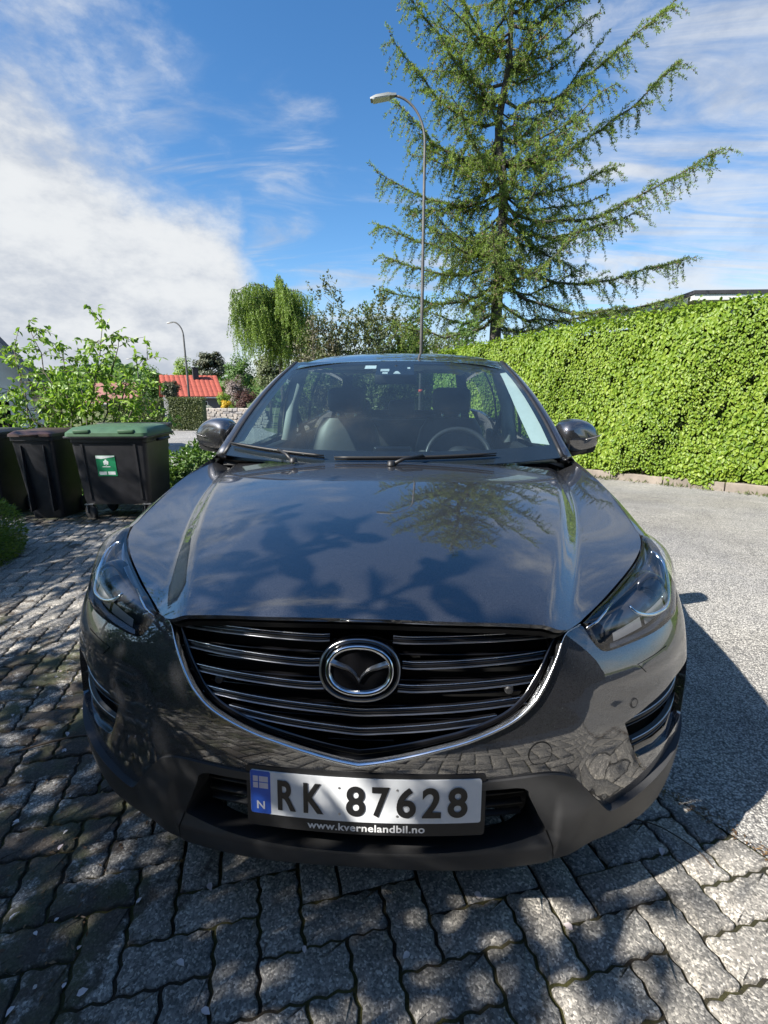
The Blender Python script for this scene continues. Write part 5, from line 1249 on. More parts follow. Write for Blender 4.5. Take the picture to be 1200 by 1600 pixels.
# ---------------------------------------------------------------- vegetation
BARK = plain('bark', (.085, .068, .055), .95, 0, .35, 25, bump=.01, bscale=40); BARKL = plain('larch_bark', (.075, .066, .058), .95, 0, .35, 18, bump=.01, bscale=30); BARKS = plain('shrub_bark', (.13, .11, .085), .9, 0, .3, 30)
LF_HEDGE = leafmat('hornbeam_leaf', (.075, .15, .013), (.175, .275, .024), (.33, .41, .06), .38, .45)
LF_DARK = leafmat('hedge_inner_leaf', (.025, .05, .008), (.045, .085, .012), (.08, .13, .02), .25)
LF_LARCH = leafmat('larch_needles', (.10, .165, .04), (.20, .28, .068), (.36, .41, .125), .5, .6)
LF_CONE = leafmat('larch_twig_and_cone', (.06, .04, .026), (.13, .085, .05), (.20, .14, .08), .05, .8)
LF_BIRCH = leafmat('birch_leaf', (.10, .18, .03), (.19, .29, .05), (.30, .38, .09), .4, .5)
LF_OLIVE = leafmat('olive_leaf', (.055, .075, .03), (.105, .13, .05), (.19, .20, .09), .3)
LF_MID = leafmat('broad_leaf', (.045, .10, .02), (.085, .165, .035), (.15, .23, .06), .35)
LF_PINE = leafmat('pine_needles', (.035, .05, .025), (.075, .085, .045), (.13, .12, .07), .2)
LF_SHRUB = leafmat('dogwood_leaf', (.10, .20, .03), (.20, .33, .055), (.33, .44, .10), .45, .4)
LF_YEW = leafmat('yew_needles', (.08, .14, .022), (.17, .25, .04), (.32, .39, .08), .3, .5)
LF_LILAC = leafmat('faded_blossom', (.14, .11, .10), (.24, .19, .17), (.33, .27, .25), .2); LF_YEL = leafmat('yellow_blossom', (.45, .28, .01), (.62, .40, .02), (.70, .52, .06), .2); LF_PURP = leafmat('purple_leaf', (.05, .022, .02), (.09, .04, .03), (.13, .07, .05), .2); LF_WHT = leafmat('white_blossom', (.45, .47, .40), (.62, .62, .56), (.72, .72, .66), .2)
LF_OLIVE2 = leafmat('grey_olive_leaf', (.075, .07, .045), (.13, .12, .075), (.21, .19, .12), .25)
LF_MAG = leafmat('magnolia_leaf', (.05, .11, .02), (.09, .18, .035), (.14, .24, .05), .3)

# ---- clipped hedge on a low concrete kerb
HA = np.array([5.789, 7.083]); HD = np.array([-.622, .783]); HN = np.array([-HD[1], HD[0]])*1.0     # HN points to the viewer
if HN @ (CAM_POS[:2]-HA) < 0: HN = -HN
hedge = thing('clipped_hedge', 'tall clipped bright green hedge along the right side of the street', 'hedge')
T0, T1 = -5.5, 8.2
n = 80000; t = T0+(T1-T0)*rng.random(n); h = rng.random(n); kp = (np.sin(t*5.3+h*9)*np.sin(h*17-t*3.1)*np.sin(t*11+h*4) < .42) | (rng.random(n) < .35); t, h = t[kp], h[kp]; n = len(t)
base = HA[None]+HD[None]*t[:, None]; gz = G(base[:, 0], base[:, 1])
topz = np.interp(t, [-5, 0, 1, 2.2, 3.6, 5.3, 7.1, 9], [3.0, 3.05, 3.05, 3.06, 3.09, 3.05, 3.02, 2.95])
def hump(t, h): return .05*np.sin(t*1.7+1)*np.sin(h*4+.5*t)+.035*np.sin(t*4.3+h*7)+.03*np.sin(t*9+3*h)*np.sin(h*8)
foot = .30*sstep(.10, .0, h)
dep = .06-hump(t, h)-.10*sstep(.85, 1, h)-foot*.3+rng.exponential(.045, n)*-1+.04
low = .16+.12*np.sin(t*2.3)*np.sin(t*5.1)
z = gz+low+(topz-low)*h+rng.normal(size=n)*.03*sstep(.9, 1, h)
P = np.c_[base+HN[None]*dep[:, None], z]
nv = np.c_[HN[None]*np.ones((n, 1)), .45*np.ones(n)]; Nn = unit(nv+rng.normal(size=(n, 3))*.42)
D = unit(np.c_[HD[None]*rng.normal(size=(n, 1))*.8, -.75-.4*rng.random(n)]+HN.tolist().__add__([0])*np.ones((n, 3))*.35+rng.normal(size=(n, 3))*.25)
L = (.040+.040*rng.random(n))*(1+.25*np.sin(t*2.1+h*5))
fo_ = leaves('foliage', P, D, Nn, L, L*.72, LF_HEDGE, hedge, .18, True, np.clip(rng.random(n)*.75+.25*(.5+.5*np.sin(t*1.3+2)*np.sin(h*6+t)), 0, 1))
# top of the hedge
n2 = 6500; t2 = T0+(T1-T0)*rng.random(n2); w2 = rng.random(n2)*1.0; b2 = HA[None]+HD[None]*t2[:, None]-HN[None]*(w2[:, None]-.05)
z2 = G(b2[:, 0], b2[:, 1])*0+np.interp(t2, [-5, 0, 1, 2.2, 3.6, 5.3, 7.1, 9], [3.0, 3.05, 3.05, 3.06, 3.09, 3.05, 3.02, 2.95])+G(HA[0]+HD[0]*t2, HA[1]+HD[1]*t2)+rng.normal(size=n2)*.035+.02
leaves('top_foliage', np.c_[b2, z2], unit(rng.normal(size=(n2, 3))*[1, 1, .5]+[0, 0, .2]), unit(rng.normal(size=(n2, 3))*.6+[0, 0, 1]), .06+.04*rng.random(n2), .05, LF_HEDGE, hedge, .15, True)
# sprigs standing above the clipped line
ns_ = 90; ts = T0+(T1-T0)*rng.random(ns_); sp_ = []
for q in ts:
    bb = HA+HD*q-HN*rng.random()*.3; zz = float(G(bb[0], bb[1]))+3.02; k = rng.integers(4, 9); l = .1+.16*rng.random()
    for i in range(k): sp_.append((bb[0]+rng.normal()*.02, bb[1]+rng.normal()*.02, zz+l*i/k))
sp_ = np.array(sp_); leaves('top_sprigs', sp_, rdir(len(sp_))+[0, 0, .4], rdir(len(sp_)), .06, .038, LF_HEDGE, hedge, .15, True)
# shaded inside and woody core
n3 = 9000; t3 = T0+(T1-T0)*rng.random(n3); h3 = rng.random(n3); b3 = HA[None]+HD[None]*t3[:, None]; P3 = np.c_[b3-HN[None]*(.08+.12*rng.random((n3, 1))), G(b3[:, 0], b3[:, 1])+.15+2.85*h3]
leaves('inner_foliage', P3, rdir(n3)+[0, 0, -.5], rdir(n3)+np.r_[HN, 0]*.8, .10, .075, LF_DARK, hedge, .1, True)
core = []
for q in (T0, T1):
    bb = HA+HD*q; g_ = float(G(*bb)); core.append([np.r_[bb-HN*.22, g_+.1], np.r_[bb-HN*.95, g_+.1], np.r_[bb-HN*.95, g_+2.98], np.r_[bb-HN*.22, g_+2.92]])
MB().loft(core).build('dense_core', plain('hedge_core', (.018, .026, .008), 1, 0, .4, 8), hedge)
for q in np.arange(T0, T1, .45):
    bb = HA+HD*(q+random.uniform(-.1, .1))-HN*.12; g_ = float(G(*bb)); MB().tube([np.r_[bb, g_], np.r_[bb+rng.normal(size=2)*.04, g_+.4], np.r_[bb+rng.normal(size=2)*.08, g_+.9]], [.022, .018, .012], 6).build('stem', BARKS, hedge, True)
KERB = plain('old_concrete', (.20, .17, .14), .9, 0, .35, 3, bump=.01, bscale=30)
kerb = thing('low_concrete_kerb', 'weathered low concrete kerb at the foot of the hedge', 'kerb')
for i, q in enumerate(np.arange(T0, T1, 1.02)):
    a = HA+HD*q; rz = math.atan2(HD[1], HD[0]); M = Matrix.Translation((a[0], a[1], float(G(*a)))) @ Matrix.Rotation(rz, 4, 'Z') @ Matrix.Rotation(R(2.46), 4, 'Y')
    sgn = -1 if (M.to_3x3() @ Vector((0, 1, 0))).xy @ Vector(HN) > 0 else 1
    y0, y1 = (-.16, .02) if sgn < 0 else (-.02, .16)
    MB().box((0, y0, -.1), (1.005, y1, .15+.015*random.uniform(-1, 1)), M, .012).build('kerb_block', KERB, kerb)
# weeds along the kerb foot
n4 = 2600; t4 = T0+(T1-T0)*rng.random(n4); off4 = .05+np.abs(rng.normal(size=n4))*.10; b4 = HA[None]+HD[None]*t4[:, None]+HN[None]*off4[:, None]; hh = .5*(np.sin(t4*3.1)*np.sin(t4*7.7)+.6)
kp = rng.random(n4) < np.clip(hh, .05, 1); b4 = b4[kp]; n4 = len(b4)
tag(leaves('kerb_weeds', np.c_[b4, G(b4[:, 0], b4[:, 1])+.005], rng.normal(size=(n4, 3))*.5+[0, 0, .9], rdir(n4), .03+.07*rng.random(n4), .012+.02*rng.random(n4), LF_OLIVE, None, .2), 'ragged strip of weeds and dry leaves along the hedge kerb', 'weeds')

# ---- generic helpers
def limb(mb, p0, p1, r0, r1, sag=0., k=6, wob=.0):
    p0, p1 = np.array(p0, float), np.array(p1, float); L = np.linalg.norm(p1-p0); t = np.linspace(0, 1, k)[:, None]
    pts = p0+(p1-p0)*t; pts[:, 2] += sag*4*(t[:, 0]*(1-t[:, 0])); pts[1:-1] += rng.normal(size=(k-2, 3))*wob*L
    mb.tube(pts, list(np.linspace(r0, r1, k)), 6); return pts
def broad_tree(name, label, base, h, rx, rz, mat, nclump=40, per=120, size=.12, trunk_h=.35, cat='tree', group=None, seedc=None, trunk_r=None, squash=1., clump_r=.28, aspect=.65):
    t = thing(name, label, cat, base, 0, group); b = np.zeros(3); c = np.array([0, 0, h-rz])
    tr = trunk_r or max(.05, h*.022); tm = MB(); limb(tm, b-[0, 0, .3], c+[0, 0, rz*.5], tr, tr*.25, 0, 7, .012)
    K = rdir(nclump)*(rng.random((nclump, 1))**.45)*np.array([rx, rx, rz])*.86; K[:, 2] = np.where(K[:, 2] < -rz*.75, -rz*.6, K[:, 2])
    for q in K[rng.permutation(nclump)[:min(nclump, 16)]]: limb(tm, c*[1, 1, 1]+[0, 0, min(q[2]-.3*rz, 0)], c+q*.92, tr*.38, tr*.10, .05*rx, 5, .04)
    tm.build('trunk', BARK, t, True)
    n = nclump*per; ci_ = np.repeat(np.arange(nclump), per); rad = clump_r*(rx+rz)/2*(.7+.6*rng.random(nclump))
    dv = rdir(n)*(rng.random((n, 1))**.4)*rad[ci_][:, None]*np.array([1, 1, squash]); P = c+K[ci_]+dv
    N = unit(dv+K[ci_]*.3+[0, 0, .3*rx]+rng.normal(size=(n, 3))*.3*rad[ci_][:, None]); D = unit(np.cross(N, rdir(n))+[0, 0, -.25])
    leaves('crown', P, D, N, size*(.7+.6*rng.random(n)), size*aspect, mat, t, .15, False, np.clip(.5*rng.random(n)+.5*rng.random(nclump)[ci_], 0, 1))
    return t
# ---- the larch
YT = 17.0; lb_ = at(775, 540, YT); lx, lz = lb_[0], float(G(0, YT))
larch = thing('larch_tree', 'tall feathery larch with drooping branches standing behind the hedge', 'tree', (0, 0, 0))
top = at(800, -170, YT)[2]; trunk_pts = [np.array([lx, YT, lz-.3]), at(774, 520, YT), at(780, 420, YT), at(787, 300, YT), at(779, 200, YT), at(795, 100, YT), at(800, 0, YT), np.array([at(806, -60, YT)[0], YT, top])]
tk = smooth_poly(trunk_pts, 5); MB().tube(tk, list(np.linspace(.22, .04, len(tk))), 12).build('trunk', BARKL, larch, True)
def trunk_at(z): return np.array([np.interp(z, tk[:, 2], tk[:, 0]), np.interp(z, tk[:, 2], tk[:, 1]), z])
NP, ND, NS_, CP, CD = [], [], [], [], []
wood = MB(); BR = []
spec = [((790, 322), (1128, 232)), ((787, 245), (1062, 95)), ((793, 155), (1050, 8)), ((788, 215), (935, 70)), ((785, 390), (1072, 402)), ((780, 430), (1065, 462)), ((778, 470), (965, 480)), ((786, 300), (590, 270)), ((783, 360), (588, 350)), ((780, 400), (600, 400)),
        ((779, 440), (604, 455)), ((777, 490), (612, 505)), ((778, 505), (880, 500)), ((785, 190), (612, 60)), ((783, 250), (620, 160)), ((790, 130), (625, -30)), ((785, 230), (660, 215)), ((800, 40), (930, -40)), ((788, 280), (960, 262)), ((786, 340), (1000, 330)), ((783, 270), (640, 330)), ((782, 330), (690, 430)), ((795, 90), (700, -60)), ((800, 20), (900, -120)), ((786, 310), (900, 420)), ((784, 260), (890, 190)), ((790, 170), (700, 60)), ((795, 110), (880, 20))]
for (a, b_) in spec:
    p0 = at(*a, YT); dy = rng.uniform(-1.6, .6); p1 = at(*b_, YT+dy); BR.append((trunk_at(p0[2]), p1, .056))
z_lo, z_hi = at(775, 520, YT)[2], top
for k in range(56):      # branches all round, most of them towards and away from the viewer
    z = z_lo+.2+(z_hi-z_lo-.6)*rng.random(); az = rng.random()*2*math.pi; rl = np.interp(z, [z_lo, z_lo+4, z_hi-3, z_hi], [3.6, 3.9, 3.2, .8])*(.45+.55*rng.random())
    p0 = trunk_at(z); BR.append((p0, p0+np.array([math.cos(az)*rl*.92, math.sin(az)*rl, rl*rng.uniform(-.12, .32)]), .04))
for k in range(46):      # short inner boughs that hide the trunk
    z = z_lo+.1+(z_hi-z_lo-.8)*rng.random(); az = -math.pi/2+rng.normal()*1.1; rl = .7+1.3*rng.random(); p0 = trunk_at(z); BR.append((p0, p0+np.array([math.cos(az)*rl, math.sin(az)*rl, rl*rng.uniform(-.1, .4)]), .025))
for p0, p1, r0 in BR:
    L = np.linalg.norm(p1-p0); m = max(6, int(L/.42)); t = np.linspace(0, 1, m)
    ln = p0+(p1-p0)*t[:, None]; ln[:, 2] += -.17*L*np.sin(math.pi*t**.8)*(1-.25*t)+.0; ln[1:-1] += rng.normal(size=(m-2, 3))*.045
    wood.tube(ln, list(np.linspace(r0, .010, m)), 5)
    axis = (p1-p0)/L; sidev = np.cross(axis, (0, 0, 1.)); sidev /= np.linalg.norm(sidev)+1e-9
    main = r0 > .05; nb = int(L*(16 if main else 11))
    for i in range(nb):
        q = .10+.90*(i+rng.random())/nb; c = np.array([np.interp(q, t, ln[:, k]) for k in range(3)])
        s_ = rng.choice((-1, 1)); bl_ = ((.32+.80*rng.random())*(1-.48*q) if main else (.28+.75*rng.random())*(1-.60*q)*min(1, L/4+.3))+.10
        d = axis*rng.uniform(.15, .8)+sidev*s_*rng.uniform(.2, 1.)+np.array([0, 0, rng.uniform(-1.05, .45)]); d /= np.linalg.norm(d)
        k = max(3, int(bl_/.060)); u = np.linspace(0, 1, k)[:, None]; bp = c+d*bl_*u; bp[:, 2] -= .30*bl_*u[:, 0]**2
        wood.tube([bp[0], bp[k//2], bp[-1]], [.007, .005, .0025], 3, False)
        NP.append(bp+rng.normal(size=bp.shape)*.012); ND.append(np.repeat(d[None], k, 0))
        if rng.random() < .75:
            j = rng.integers(0, k, 4); CP.append(bp[j]+rng.normal(size=(4, 3))*.02)
    NP.append(ln[m//3:]+rng.normal(size=ln[m//3:].shape)*.02); ND.append(np.repeat(axis[None], len(ln[m//3:]), 0))
wood.build('branch', BARKL, larch, True)['kind'] = 'stuff'
NP = np.concatenate(NP); ND = np.concatenate(ND); rep = 7; n = len(NP)*rep
P = np.repeat(NP, rep, 0)+rng.normal(size=(n, 3))*.012; D = unit(np.repeat(ND, rep, 0)*.55+rdir(n)*.9+[0, 0, .15])
leaves('needle_tufts', P, D, rdir(n), .062+.042*rng.random(n), .023, LF_LARCH, larch, .1, False, np.repeat(rng.random(len(NP)), rep)*.6+.4*rng.random(n))
CPa = np.concatenate(CP); leaves('cones', np.repeat(CPa, 3, 0), rdir(len(CPa)*3)+[0, 0, -.5], rdir(len(CPa)*3), .055, .032, LF_CONE, larch)

# ---- weeping birch, shrubs and trees behind the car
YB = 21.; bb = at(438, 560, YB); zb = float(G(0, YB)); birch = thing('weeping_birch', 'light green weeping birch with hanging twigs left of the car roof', 'tree')
bt = at(436, 452, YB)[2]; wood = MB(); tkb = np.array([[bb[0]+.15, YB, zb-.2], [bb[0]+.05, YB, zb+2], [bb[0], YB, zb+(bt-zb)*.6], [bb[0]+.1, YB, bt-.15]]); wood.tube(smooth_poly(tkb, 4), list(np.linspace(.14, .03, 13)), 8)
NPb = []
def weep(st, out, dropl):
    out = np.array(out); k = 9; u = np.linspace(0, 1, k)[:, None]; ln = st+out*u; ln[:, 2] += .35*np.sin(math.pi*np.minimum(u[:, 0]*1.1, 1))*np.linalg.norm(out)*.6
    wood.tube(ln, list(np.linspace(.022, .006, k)), 4)
    for i in range(2, k):
        for q in range(4):
            l = dropl*(.5+.7*rng.random()); m = max(4, int(l/.055)); v = np.linspace(0, 1, m)[:, None]; dd = rng.normal(size=3)*.16; dd[2] = 0
            s_ = ln[i]+rng.normal(size=3)*.07; hang = s_+dd*v+np.array([0, 0, -1.])*l*v**1.2; NPb.append(hang); wood.tube([hang[0], hang[m//2], hang[-1]], [.004, .003, .002], 3, False)
for k in range(60):
    az = rng.random()*6.28; z = bt-.1-2.0*rng.random()**1.2; rl = .5+1.55*rng.random(); weep(np.array([bb[0], YB, z]), (math.cos(az)*rl, math.sin(az)*rl, .15), .7+.9*rng.random())
weep(np.array([bb[0]-.3, YB, bt-.35]), (-1.55, -.2, .15), .75); weep(np.array([bb[0]-.3, YB, bt-.8]), (-1.3, -.2, .2), 1.0)
wood.build('trunk_and_twigs', BARK, birch, True); NPb = np.concatenate(NPb); rep = 4; n = len(NPb)*rep
leaves('hanging_leaves', np.repeat(NPb, rep, 0)+rng.normal(size=(n, 3))*.022, rdir(n)*.6+[0, 0, -1], rdir(n), .065, .034, LF_BIRCH, birch)
def conifer_bush(name, label, px, py_top, px_w, Y, mat, n=9000, cat='shrub', ls=.075, up=.3):
    c = at(px, py_top, Y); zg = float(G(0, Y)); h = c[2]-zg; w = px_w*.5*(Y+.9)/FPX*1.03; t = thing(name, label, cat, (c[0], Y, zg)); wood = MB(); NPc = []
    for k in range(46):
        az = rng.random()*6.28; e = rng.random(); L = h*(.72+.38*rng.random()); d = np.array([math.cos(az)*w*(1-.35*e), math.sin(az)*w*(1-.35*e), L*(.08+.92*e)]); st = np.array([0, 0, h*.08]); ln = limb(wood, st, d, .03, .006, .12*h, 7, .02)
        for i in range(2, 7):
            for q in range(7):
                s_ = ln[i]+rng.normal(size=3)*.08*w; dd = unit(d/np.linalg.norm(d)+rng.normal(size=3)*.7+[0, 0, up]); l = .2+.4*rng.random(); v = np.linspace(0, 1, 6)[:, None]; NPc.append(s_+dd*l*v)
    wood.build('stems', BARK, t, True); A = np.concatenate(NPc); rep = max(1, n//len(A)); m = len(A)*rep
    leaves('foliage', np.repeat(A, rep, 0)+rng.normal(size=(m, 3))*.03, rdir(m)+[0, 0, .3], rdir(m), ls*(.7+.6*rng.random(m)), ls*.42, mat, t)
conifer_bush('juniper_shrub', 'olive spreading juniper behind the middle of the car roof', 552, 458, 190, 18.5, LF_OLIVE, 46000, 'shrub', .13)
conifer_bush('dark_shrub', 'dusky grey-brown shrub between the birch and the juniper', 500, 495, 90, 17.6, LF_OLIVE2, 16000, 'shrub', .12)
conifer_bush('green_shrub', 'green shrub at the foot of the tall lamp post', 622, 486, 130, 19.5, LF_MID, 26000, 'shrub', .15)
conifer_bush('low_bush', 'low pale bush between the lamp post and the larch trunk', 690, 505, 130, 24, LF_OLIVE, 20000, 'shrub', .17)
conifer_bush('fresh_bush', 'leafy bush at the left end of the hedge by the larch trunk', 740, 520, 60, 15.2, LF_MID, 8000, 'shrub', .11)
def tree_at(name, label, px, py_top, wpx, hpx, Y, mat, **k):
    c = at(px, py_top, Y); s = (Y+.9)/FPX*1.03; zg = float(G(0, Y)); h = c[2]-zg; rx = wpx*.5*s; rz = min(hpx*.5*s, h*.5)
    return broad_tree(name, label, (c[0], Y, zg), h, rx, rz, mat, **k)
tree_at('pine_tree', 'tall dusky pine behind the red-roofed house', 326, 540, 48, 50, 84, LF_PINE, nclump=34, per=110, size=.42, clump_r=.30, squash=.55)
tree_at('broad_tree', 'round green tree right of the dusky pine', 372, 552, 52, 60, 76, LF_MID, nclump=40, per=110, size=.36, clump_r=.30)
tree_at('broad_tree', 'yellow-green tree behind the ridge of the red roof', 290, 558, 60, 50, 92, LF_BIRCH, nclump=40, per=100, size=.42, clump_r=.30)
tree_at('broad_tree', 'green tree left of the red-roofed house', 238, 570, 58, 60, 74, LF_MID, nclump=40, per=110, size=.36, clump_r=.30)
tree_at('broad_tree', 'dark green tree crown on the skyline above the bins', 170, 580, 70, 60, 88, LF_MID, nclump=36, per=100, size=.42, clump_r=.30)
tree_at('broad_tree', 'olive tree crown behind the weeping birch', 418, 540, 60, 70, 60, LF_OLIVE, nclump=36, per=100, size=.3, clump_r=.30)
tree_at('lilac_bush', 'faded mauve lilac bush above the stone wall', 366, 585, 44, 40, 57, LF_LILAC, nclump=26, per=110, size=.20, cat='shrub', clump_r=.32)
tree_at('purple_bush', 'dark purple-leaved bush beside the stone wall', 382, 606, 44, 34, 53, LF_PURP, nclump=26, per=110, size=.15, cat='shrub', clump_r=.34)
tree_at('round_bush', 'small round green bush above the stone wall', 348, 611, 26, 22, 53, LF_HEDGE, nclump=18, per=110, size=.11, cat='shrub', clump_r=.36)
tree_at('yellow_bush', 'bright yellow flowering bush on top of the stone wall', 352, 624, 22, 14, 51.6, LF_YEL, nclump=14, per=110, size=.10, cat='shrub', clump_r=.36)
tree_at('white_bush', 'white flowering bush left of the yellow one', 317, 628, 28, 14, 51.8, LF_WHT, nclump=14, per=110, size=.11, cat='shrub', clump_r=.36)
tree_at('conical_yew', 'dark conical evergreen in front of the red-roofed house', 265, 592, 26, 34, 50, LF_PINE, nclump=26, per=120, size=.20, cat='shrub', clump_r=.34)
def box_hedge(name, label, x0, x1, y0, y1, Y, mat, thick=1.2, n=5000, ls=.14):
    a, b_ = at(x0, y0, Y), at(x1, y1, Y); zg = float(G(0, Y)); t = thing(name, label, 'hedge', (0, 0, 0))
    lo = np.array([a[0], Y, zg]); hi = np.array([b_[0], Y+thick, a[2]])
    MB().box(lo+.12, hi-.12, None, .05).build('dense_core', LF_DARK, t)
    f = rng.random(n) < .7; P = lo+(hi-lo)*rng.random((n, 3)); P[f, 1] = Y+rng.normal(size=f.sum())*.05; P[~f, 2] = hi[2]+rng.normal(size=(~f).sum())*.05
    leaves('foliage', P, rdir(n), unit(rng.normal(size=(n, 3))*.6+np.where(f[:, None], [0, -1, .3], [0, -.3, 1])), ls, ls*.65, mat, t)
box_hedge('clipped_garden_hedge', 'squared olive hedge in front of the red-roofed house', 259, 318, 623, 650, 44, LF_OLIVE)
box_hedge('clipped_garden_hedge', 'squared hedge further left along the far road', 170, 252, 625, 652, 47, LF_OLIVE)
# wooded skyline
hn = 42; far_ = thing('far_woods', 'wooded hillside on the far skyline', 'woods'); n = 26000
az = rng.uniform(-75, 40, n); rr_ = rng.uniform(150, 320, n); X = np.sin(np.radians(az))*rr_; Yv = np.cos(np.radians(az))*rr_
hz = 5.5+5*(np.sin(az*.16+1.2)+1)*.5+2.2*np.sin(az*.55)+1.3*np.sin(az*1.7+rr_*.04); Z = -5+(hz+4.5)*rng.random(n)**.6*(rr_/240)
Pn = np.c_[X, Yv, Z]; fo2 = leaves('tree_crowns', Pn, rdir(n), rdir(n)+[0, -.8, .7], 3.0, 2.4, LF_MID, far_); far_['kind'] = 'stuff'

# ---- leafy shrub behind the bins
sh = thing('leafy_shrub', 'tall open shrub with fresh green leaves on arching branches behind the bins', 'shrub'); wood = MB(); LPs, LDs = [], []
YSH = 6.2
stems = [((118, 672), (45, 512)), ((125, 672), (160, 510)), ((130, 672), (185, 525)), ((120, 672), (95, 545)), ((135, 672), (225, 560)), ((140, 672), (250, 640)), ((115, 672), (60, 590)), ((128, 672), (205, 600)), ((110, 672), (15, 610)), ((130, 672), (150, 585)), ((122, 672), (100, 610)), ((140, 680), (235, 600)), ((60, 672), (20, 540)), ((150, 690), (260, 665)), ((118, 672), (130, 560)), ((40, 690), (5, 640)), ((90, 690), (70, 625))]
for a, b_ in stems:
    dy = rng.uniform(-.35, .6); p0 = at(*a, YSH); p0[2] = float(G(0, YSH)); p0[0] += rng.normal()*.1; p1 = at(*b_, YSH+dy); k = 10; u = np.linspace(0, 1, k)[:, None]; ln = p0+(p1-p0)*u; L = np.linalg.norm(p1-p0)
    ln[:, 2] += .10*L*np.sin(math.pi*u[:, 0]); ln[1:-1] += rng.normal(size=(k-2, 3))*.03; wood.tube(ln, list(np.linspace(.016, .004, k)), 6)
    for i in range(3, k):
        for q in range(4):
            l = .12+.34*rng.random(); d = unit(rng.normal(size=3)*[1, .8, .5]+[0, 0, .25]); s_ = ln[i]+rng.normal(size=3)*.02; tw = s_+d*l*np.linspace(0, 1, 5)[:, None]; tw[:, 2] -= .2*l*np.linspace(0, 1, 5)**2; wood.tube(tw, [.005, .004, .003, .003, .002], 4, False)
            for j in range(1, 5):
                for r_ in range(2): LPs.append(tw[j]); LDs.append(unit(rng.normal(size=3)*.8+d*.4+[0, 0, -.55]))
        LPs.append(ln[-1]); LDs.append(unit(rng.normal(size=3)+[0, 0, -.3]))
wood.build('branches', BARKS, sh, True); LPs, LDs = np.array(LPs), np.array(LDs)
sel = rng.permutation(len(LPs)); solo_, rest_ = sel[:300], sel[300:]
V, F, k = leaf_arrays(np.zeros((1, 3)), np.array([[1., 0, 0]]), np.array([[0, 0, 1.]]), .085, .052, .18, True); lm = npmesh('leaf', V, F); lm.materials.append(LF_SHRUB)
for i in solo_:
    o = link('leaf', lm, None, sh); o.location = LPs[i]; d = Vector(LDs[i]); o.rotation_euler = (d.to_track_quat('X', 'Z') @ Matrix.Rotation(rng.normal()*.7, 3, 'X').to_quaternion()).to_euler(); s_ = .75+.5*rng.random(); o.scale = (s_, s_, s_)
leaves('more_leaves', LPs[rest_], LDs[rest_], rdir(len(rest_))*.7+[0, -.3, .8], .060+.045*rng.random(len(rest_)), .048, LF_SHRUB, sh, .18, True)
def mound(name, label, c, r, n, mat, ls, asp=.6, cat='shrub', flowers=None, sprig=True):
    t = thing(name, label, cat, (c[0], c[1], float(G(c[0], c[1])))); d = rdir(n); d[:, 2] = np.abs(d[:, 2]); lob = 1+.10*np.sin(d[:, 0]*5+1)*np.sin(d[:, 1]*6)+.07*np.sin(d[:, 2]*9+d[:, 0]*7)
    P = d*np.array(r)*(lob*(1-.22*rng.random(n)**2))[:, None]
    bm = bmesh.new(); bmesh.ops.create_icosphere(bm, subdivisions=3, radius=1); 
    for v in bm.verts: v.co = Vector((v.co.x*r[0]*.80, v.co.y*r[1]*.80, max(v.co.z, -.05)*r[2]*.80))
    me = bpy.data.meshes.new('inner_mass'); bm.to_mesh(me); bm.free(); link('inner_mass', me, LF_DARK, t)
    leaves('foliage', P, d*.8+rng.normal(size=(n, 3))*.55, d+rng.normal(size=(n, 3))*.5, ls*(.7+.6*rng.random(n)), ls*asp, mat, t, .15, asp > .4)
    if flowers: m = flowers[0]; q = rdir(m); q[:, 2] = np.abs(q[:, 2]); leaves('blossoms', q*np.array(r)*1.0, rdir(m), q, .03, .03, flowers[1], t, 0, True)
    return t
mound('flowering_shrub', 'low green shrub with white flowers between container and car mirror', (-2.9, 6.0), (.75, .6, .82), 3400, LF_MID, .07, .5, flowers=(130, LF_WHT))
mound('flowering_shrub', 'leafy shrub beside the road just left of the car mirror', (-3.3, 7.6), (.8, .6, .75), 2600, LF_SHRUB, .08, .55)
mound('dark_undergrowth', 'dark leafy undergrowth filling the gap behind the bins', (-5.4, 6.3), (2.1, .5, .95), 7000, LF_MID, .07, .55)
mound('clipped_evergreen', 'clipped yew bush cut off by the left edge of the photo', (-3.92, 2.70), (.62, .62, .76), 30000, LF_YEW, .042, .20)
# ---- magnolia whose boughs overhang from behind the viewer on the left; its leaves shade car and paving
mg = thing('magnolia_tree', 'large-leaved magnolia overhanging from behind the viewer on the left', 'tree', (0, 0, 0)); wood = MB(); LPm, LDm = [], []; big_leaves = []
mb0 = np.array([-4.2, -2.2, 0.]); fork = np.array([-4.1, -2.1, 1.3]); wood.tube([mb0-[0, 0, .2], mb0+[0, 0, .6], fork], [.14, .11, .10], 10)
def shadow_src(x, y, z, hgt):    # point above a spot, towards the sun
    k = (hgt-z)/SUN[2]; return np.array([x, y, z])+SUN*k
targets = []
for k in range(140):
    u = rng.random()
    if u < .42: x, y, z = rng.uniform(-1.9, .12), rng.uniform(-.4, 1.0), 0        # paving left of and before the car
    elif u < .60: x, y, z = rng.uniform(-.95, -.05), rng.uniform(-.05, .12), rng.uniform(.2, .85)   # nose
    elif u < .62: x, y, z = rng.uniform(-.8, -.5), rng.uniform(.1, .6), .95
    else: x, y, z = rng.uniform(-4, -1.0), rng.uniform(.6, 4.2), 0
    targets.append((shadow_src(x, y, z, rng.uniform(2.4, 4.6)), .30))
for k in range(5): x, y = rng.uniform(.0, .7), rng.uniform(-.35, .05); targets.append((shadow_src(x, y, 0, rng.uniform(2.6, 4.0)), .24))
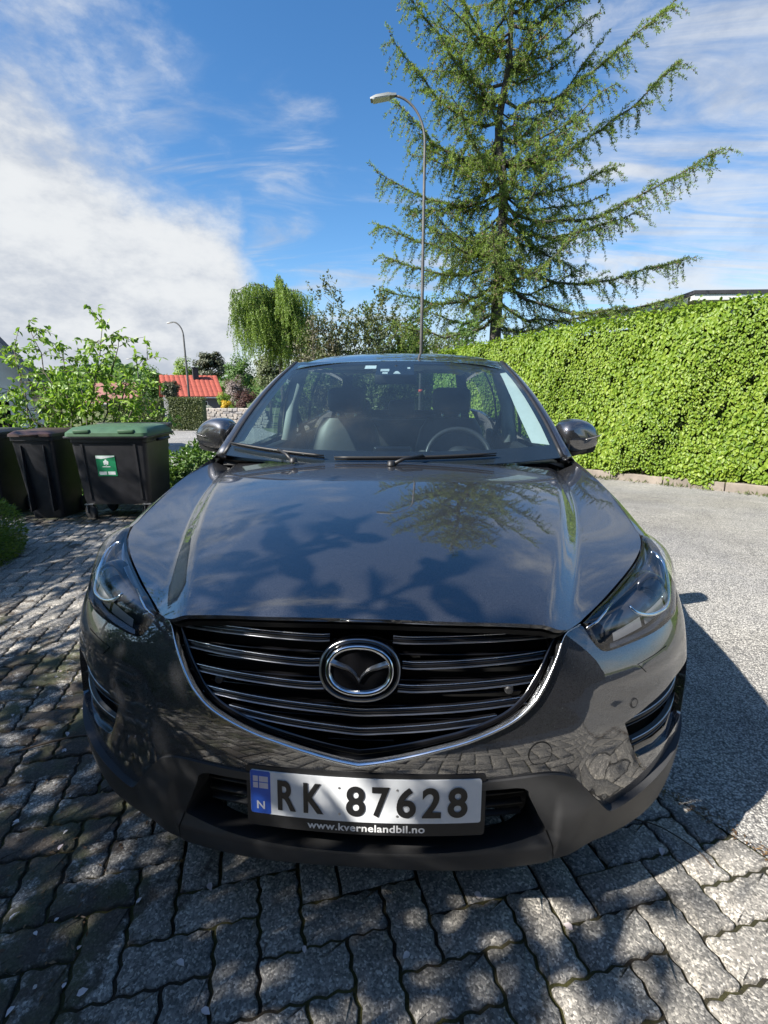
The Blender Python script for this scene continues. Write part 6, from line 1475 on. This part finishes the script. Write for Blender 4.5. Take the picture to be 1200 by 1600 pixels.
for c, sp_ in targets:
    m = rng.integers(16, 26); q = c+rng.normal(size=(m, 3))*sp_*np.array([1, 1, .7]); LPm += list(q); LDm += list(unit(rng.normal(size=(m, 3))+[0, 0, -.2]))
    wood.tube([fork+(c-fork)*.35+rng.normal(size=3)*.1+[0, 0, .2], fork+(c-fork)*.7+[0, 0, .15], c], [.022, .013, .006], 4, False)
hubs = np.array([c for c, _ in targets])
for k in range(12): h_ = hubs[rng.integers(len(hubs))]; wood.tube([fork, fork+(h_-fork)*.2+[0, 0, .2], fork+(h_-fork)*.5+[0, 0, .22]], [.06, .04, .024], 7)
# a low spray whose big leaves are cast on the bonnet
for hx, hy, nn in ((-.02, .42, 11), (-.42, .30, 6), (.22, .22, 6), (-.25, .62, 5), (.05, .12, 6), (-.62, .15, 6)):
    c = np.array([hx, hy, .98])+SUN*(1.8+.4*rng.random()); st = c+np.array([-.45, -.25, .10]); wood.tube([st+[-.8, -.5, .35], st, c], [.009, .006, .003], 5)
    for q in range(nn):
        d = unit(np.array([rng.normal(), rng.normal(), -.1+.2*rng.normal()])+[.5, .3, 0]); big_leaves.append((st+(c-st)*rng.uniform(.3, 1), d))
wood.build('trunk', BARK, mg, True); LPm, LDm = np.array(LPm), np.array(LDm)
leaves('crown', LPm, LDm, rdir(len(LPm))*.6+[0, 0, 1], .10+.06*rng.random(len(LPm)), .062, LF_MAG, mg, .12, True)
bp_ = np.array([a for a, _ in big_leaves]); bd_ = np.array([b for _, b in big_leaves]); leaves('spray_leaves', bp_, bd_, np.repeat(SUN[None], len(bp_), 0)+rng.normal(size=bp_.shape)*.35, .15+.06*rng.random(len(bp_)), .075, LF_MAG, mg, .08, True)
# trees along the left of the yard that keep it in shade
broad_tree('yard_tree', 'dense tree at the left of the yard outside the photo', (-8.6, .4, 0), 6.0, 2.3, 2.2, LF_MID, nclump=46, per=160, size=.16, cat='tree', clump_r=.36)
broad_tree('yard_tree', 'second dense tree behind the viewer at the far left', (-7.2, -3.6, 0), 5.6, 2.1, 2.0, LF_MID, nclump=40, per=150, size=.16, cat='tree', clump_r=.36)
# unseen shrubs added left and behind, to darken what the bumper reflects
mound('added_shrubs', 'unseen dark shrub border added at the left to darken reflections', (-4.6, -1.6), (1.3, 2.2, 1.7), 9000, LF_MID, .09, .55)
mound('added_shrubs', 'unseen dark shrub added behind the viewer beside the added house', (-2.9, -4.6), (1.5, 1.2, 1.8), 7000, LF_MID, .09, .55)
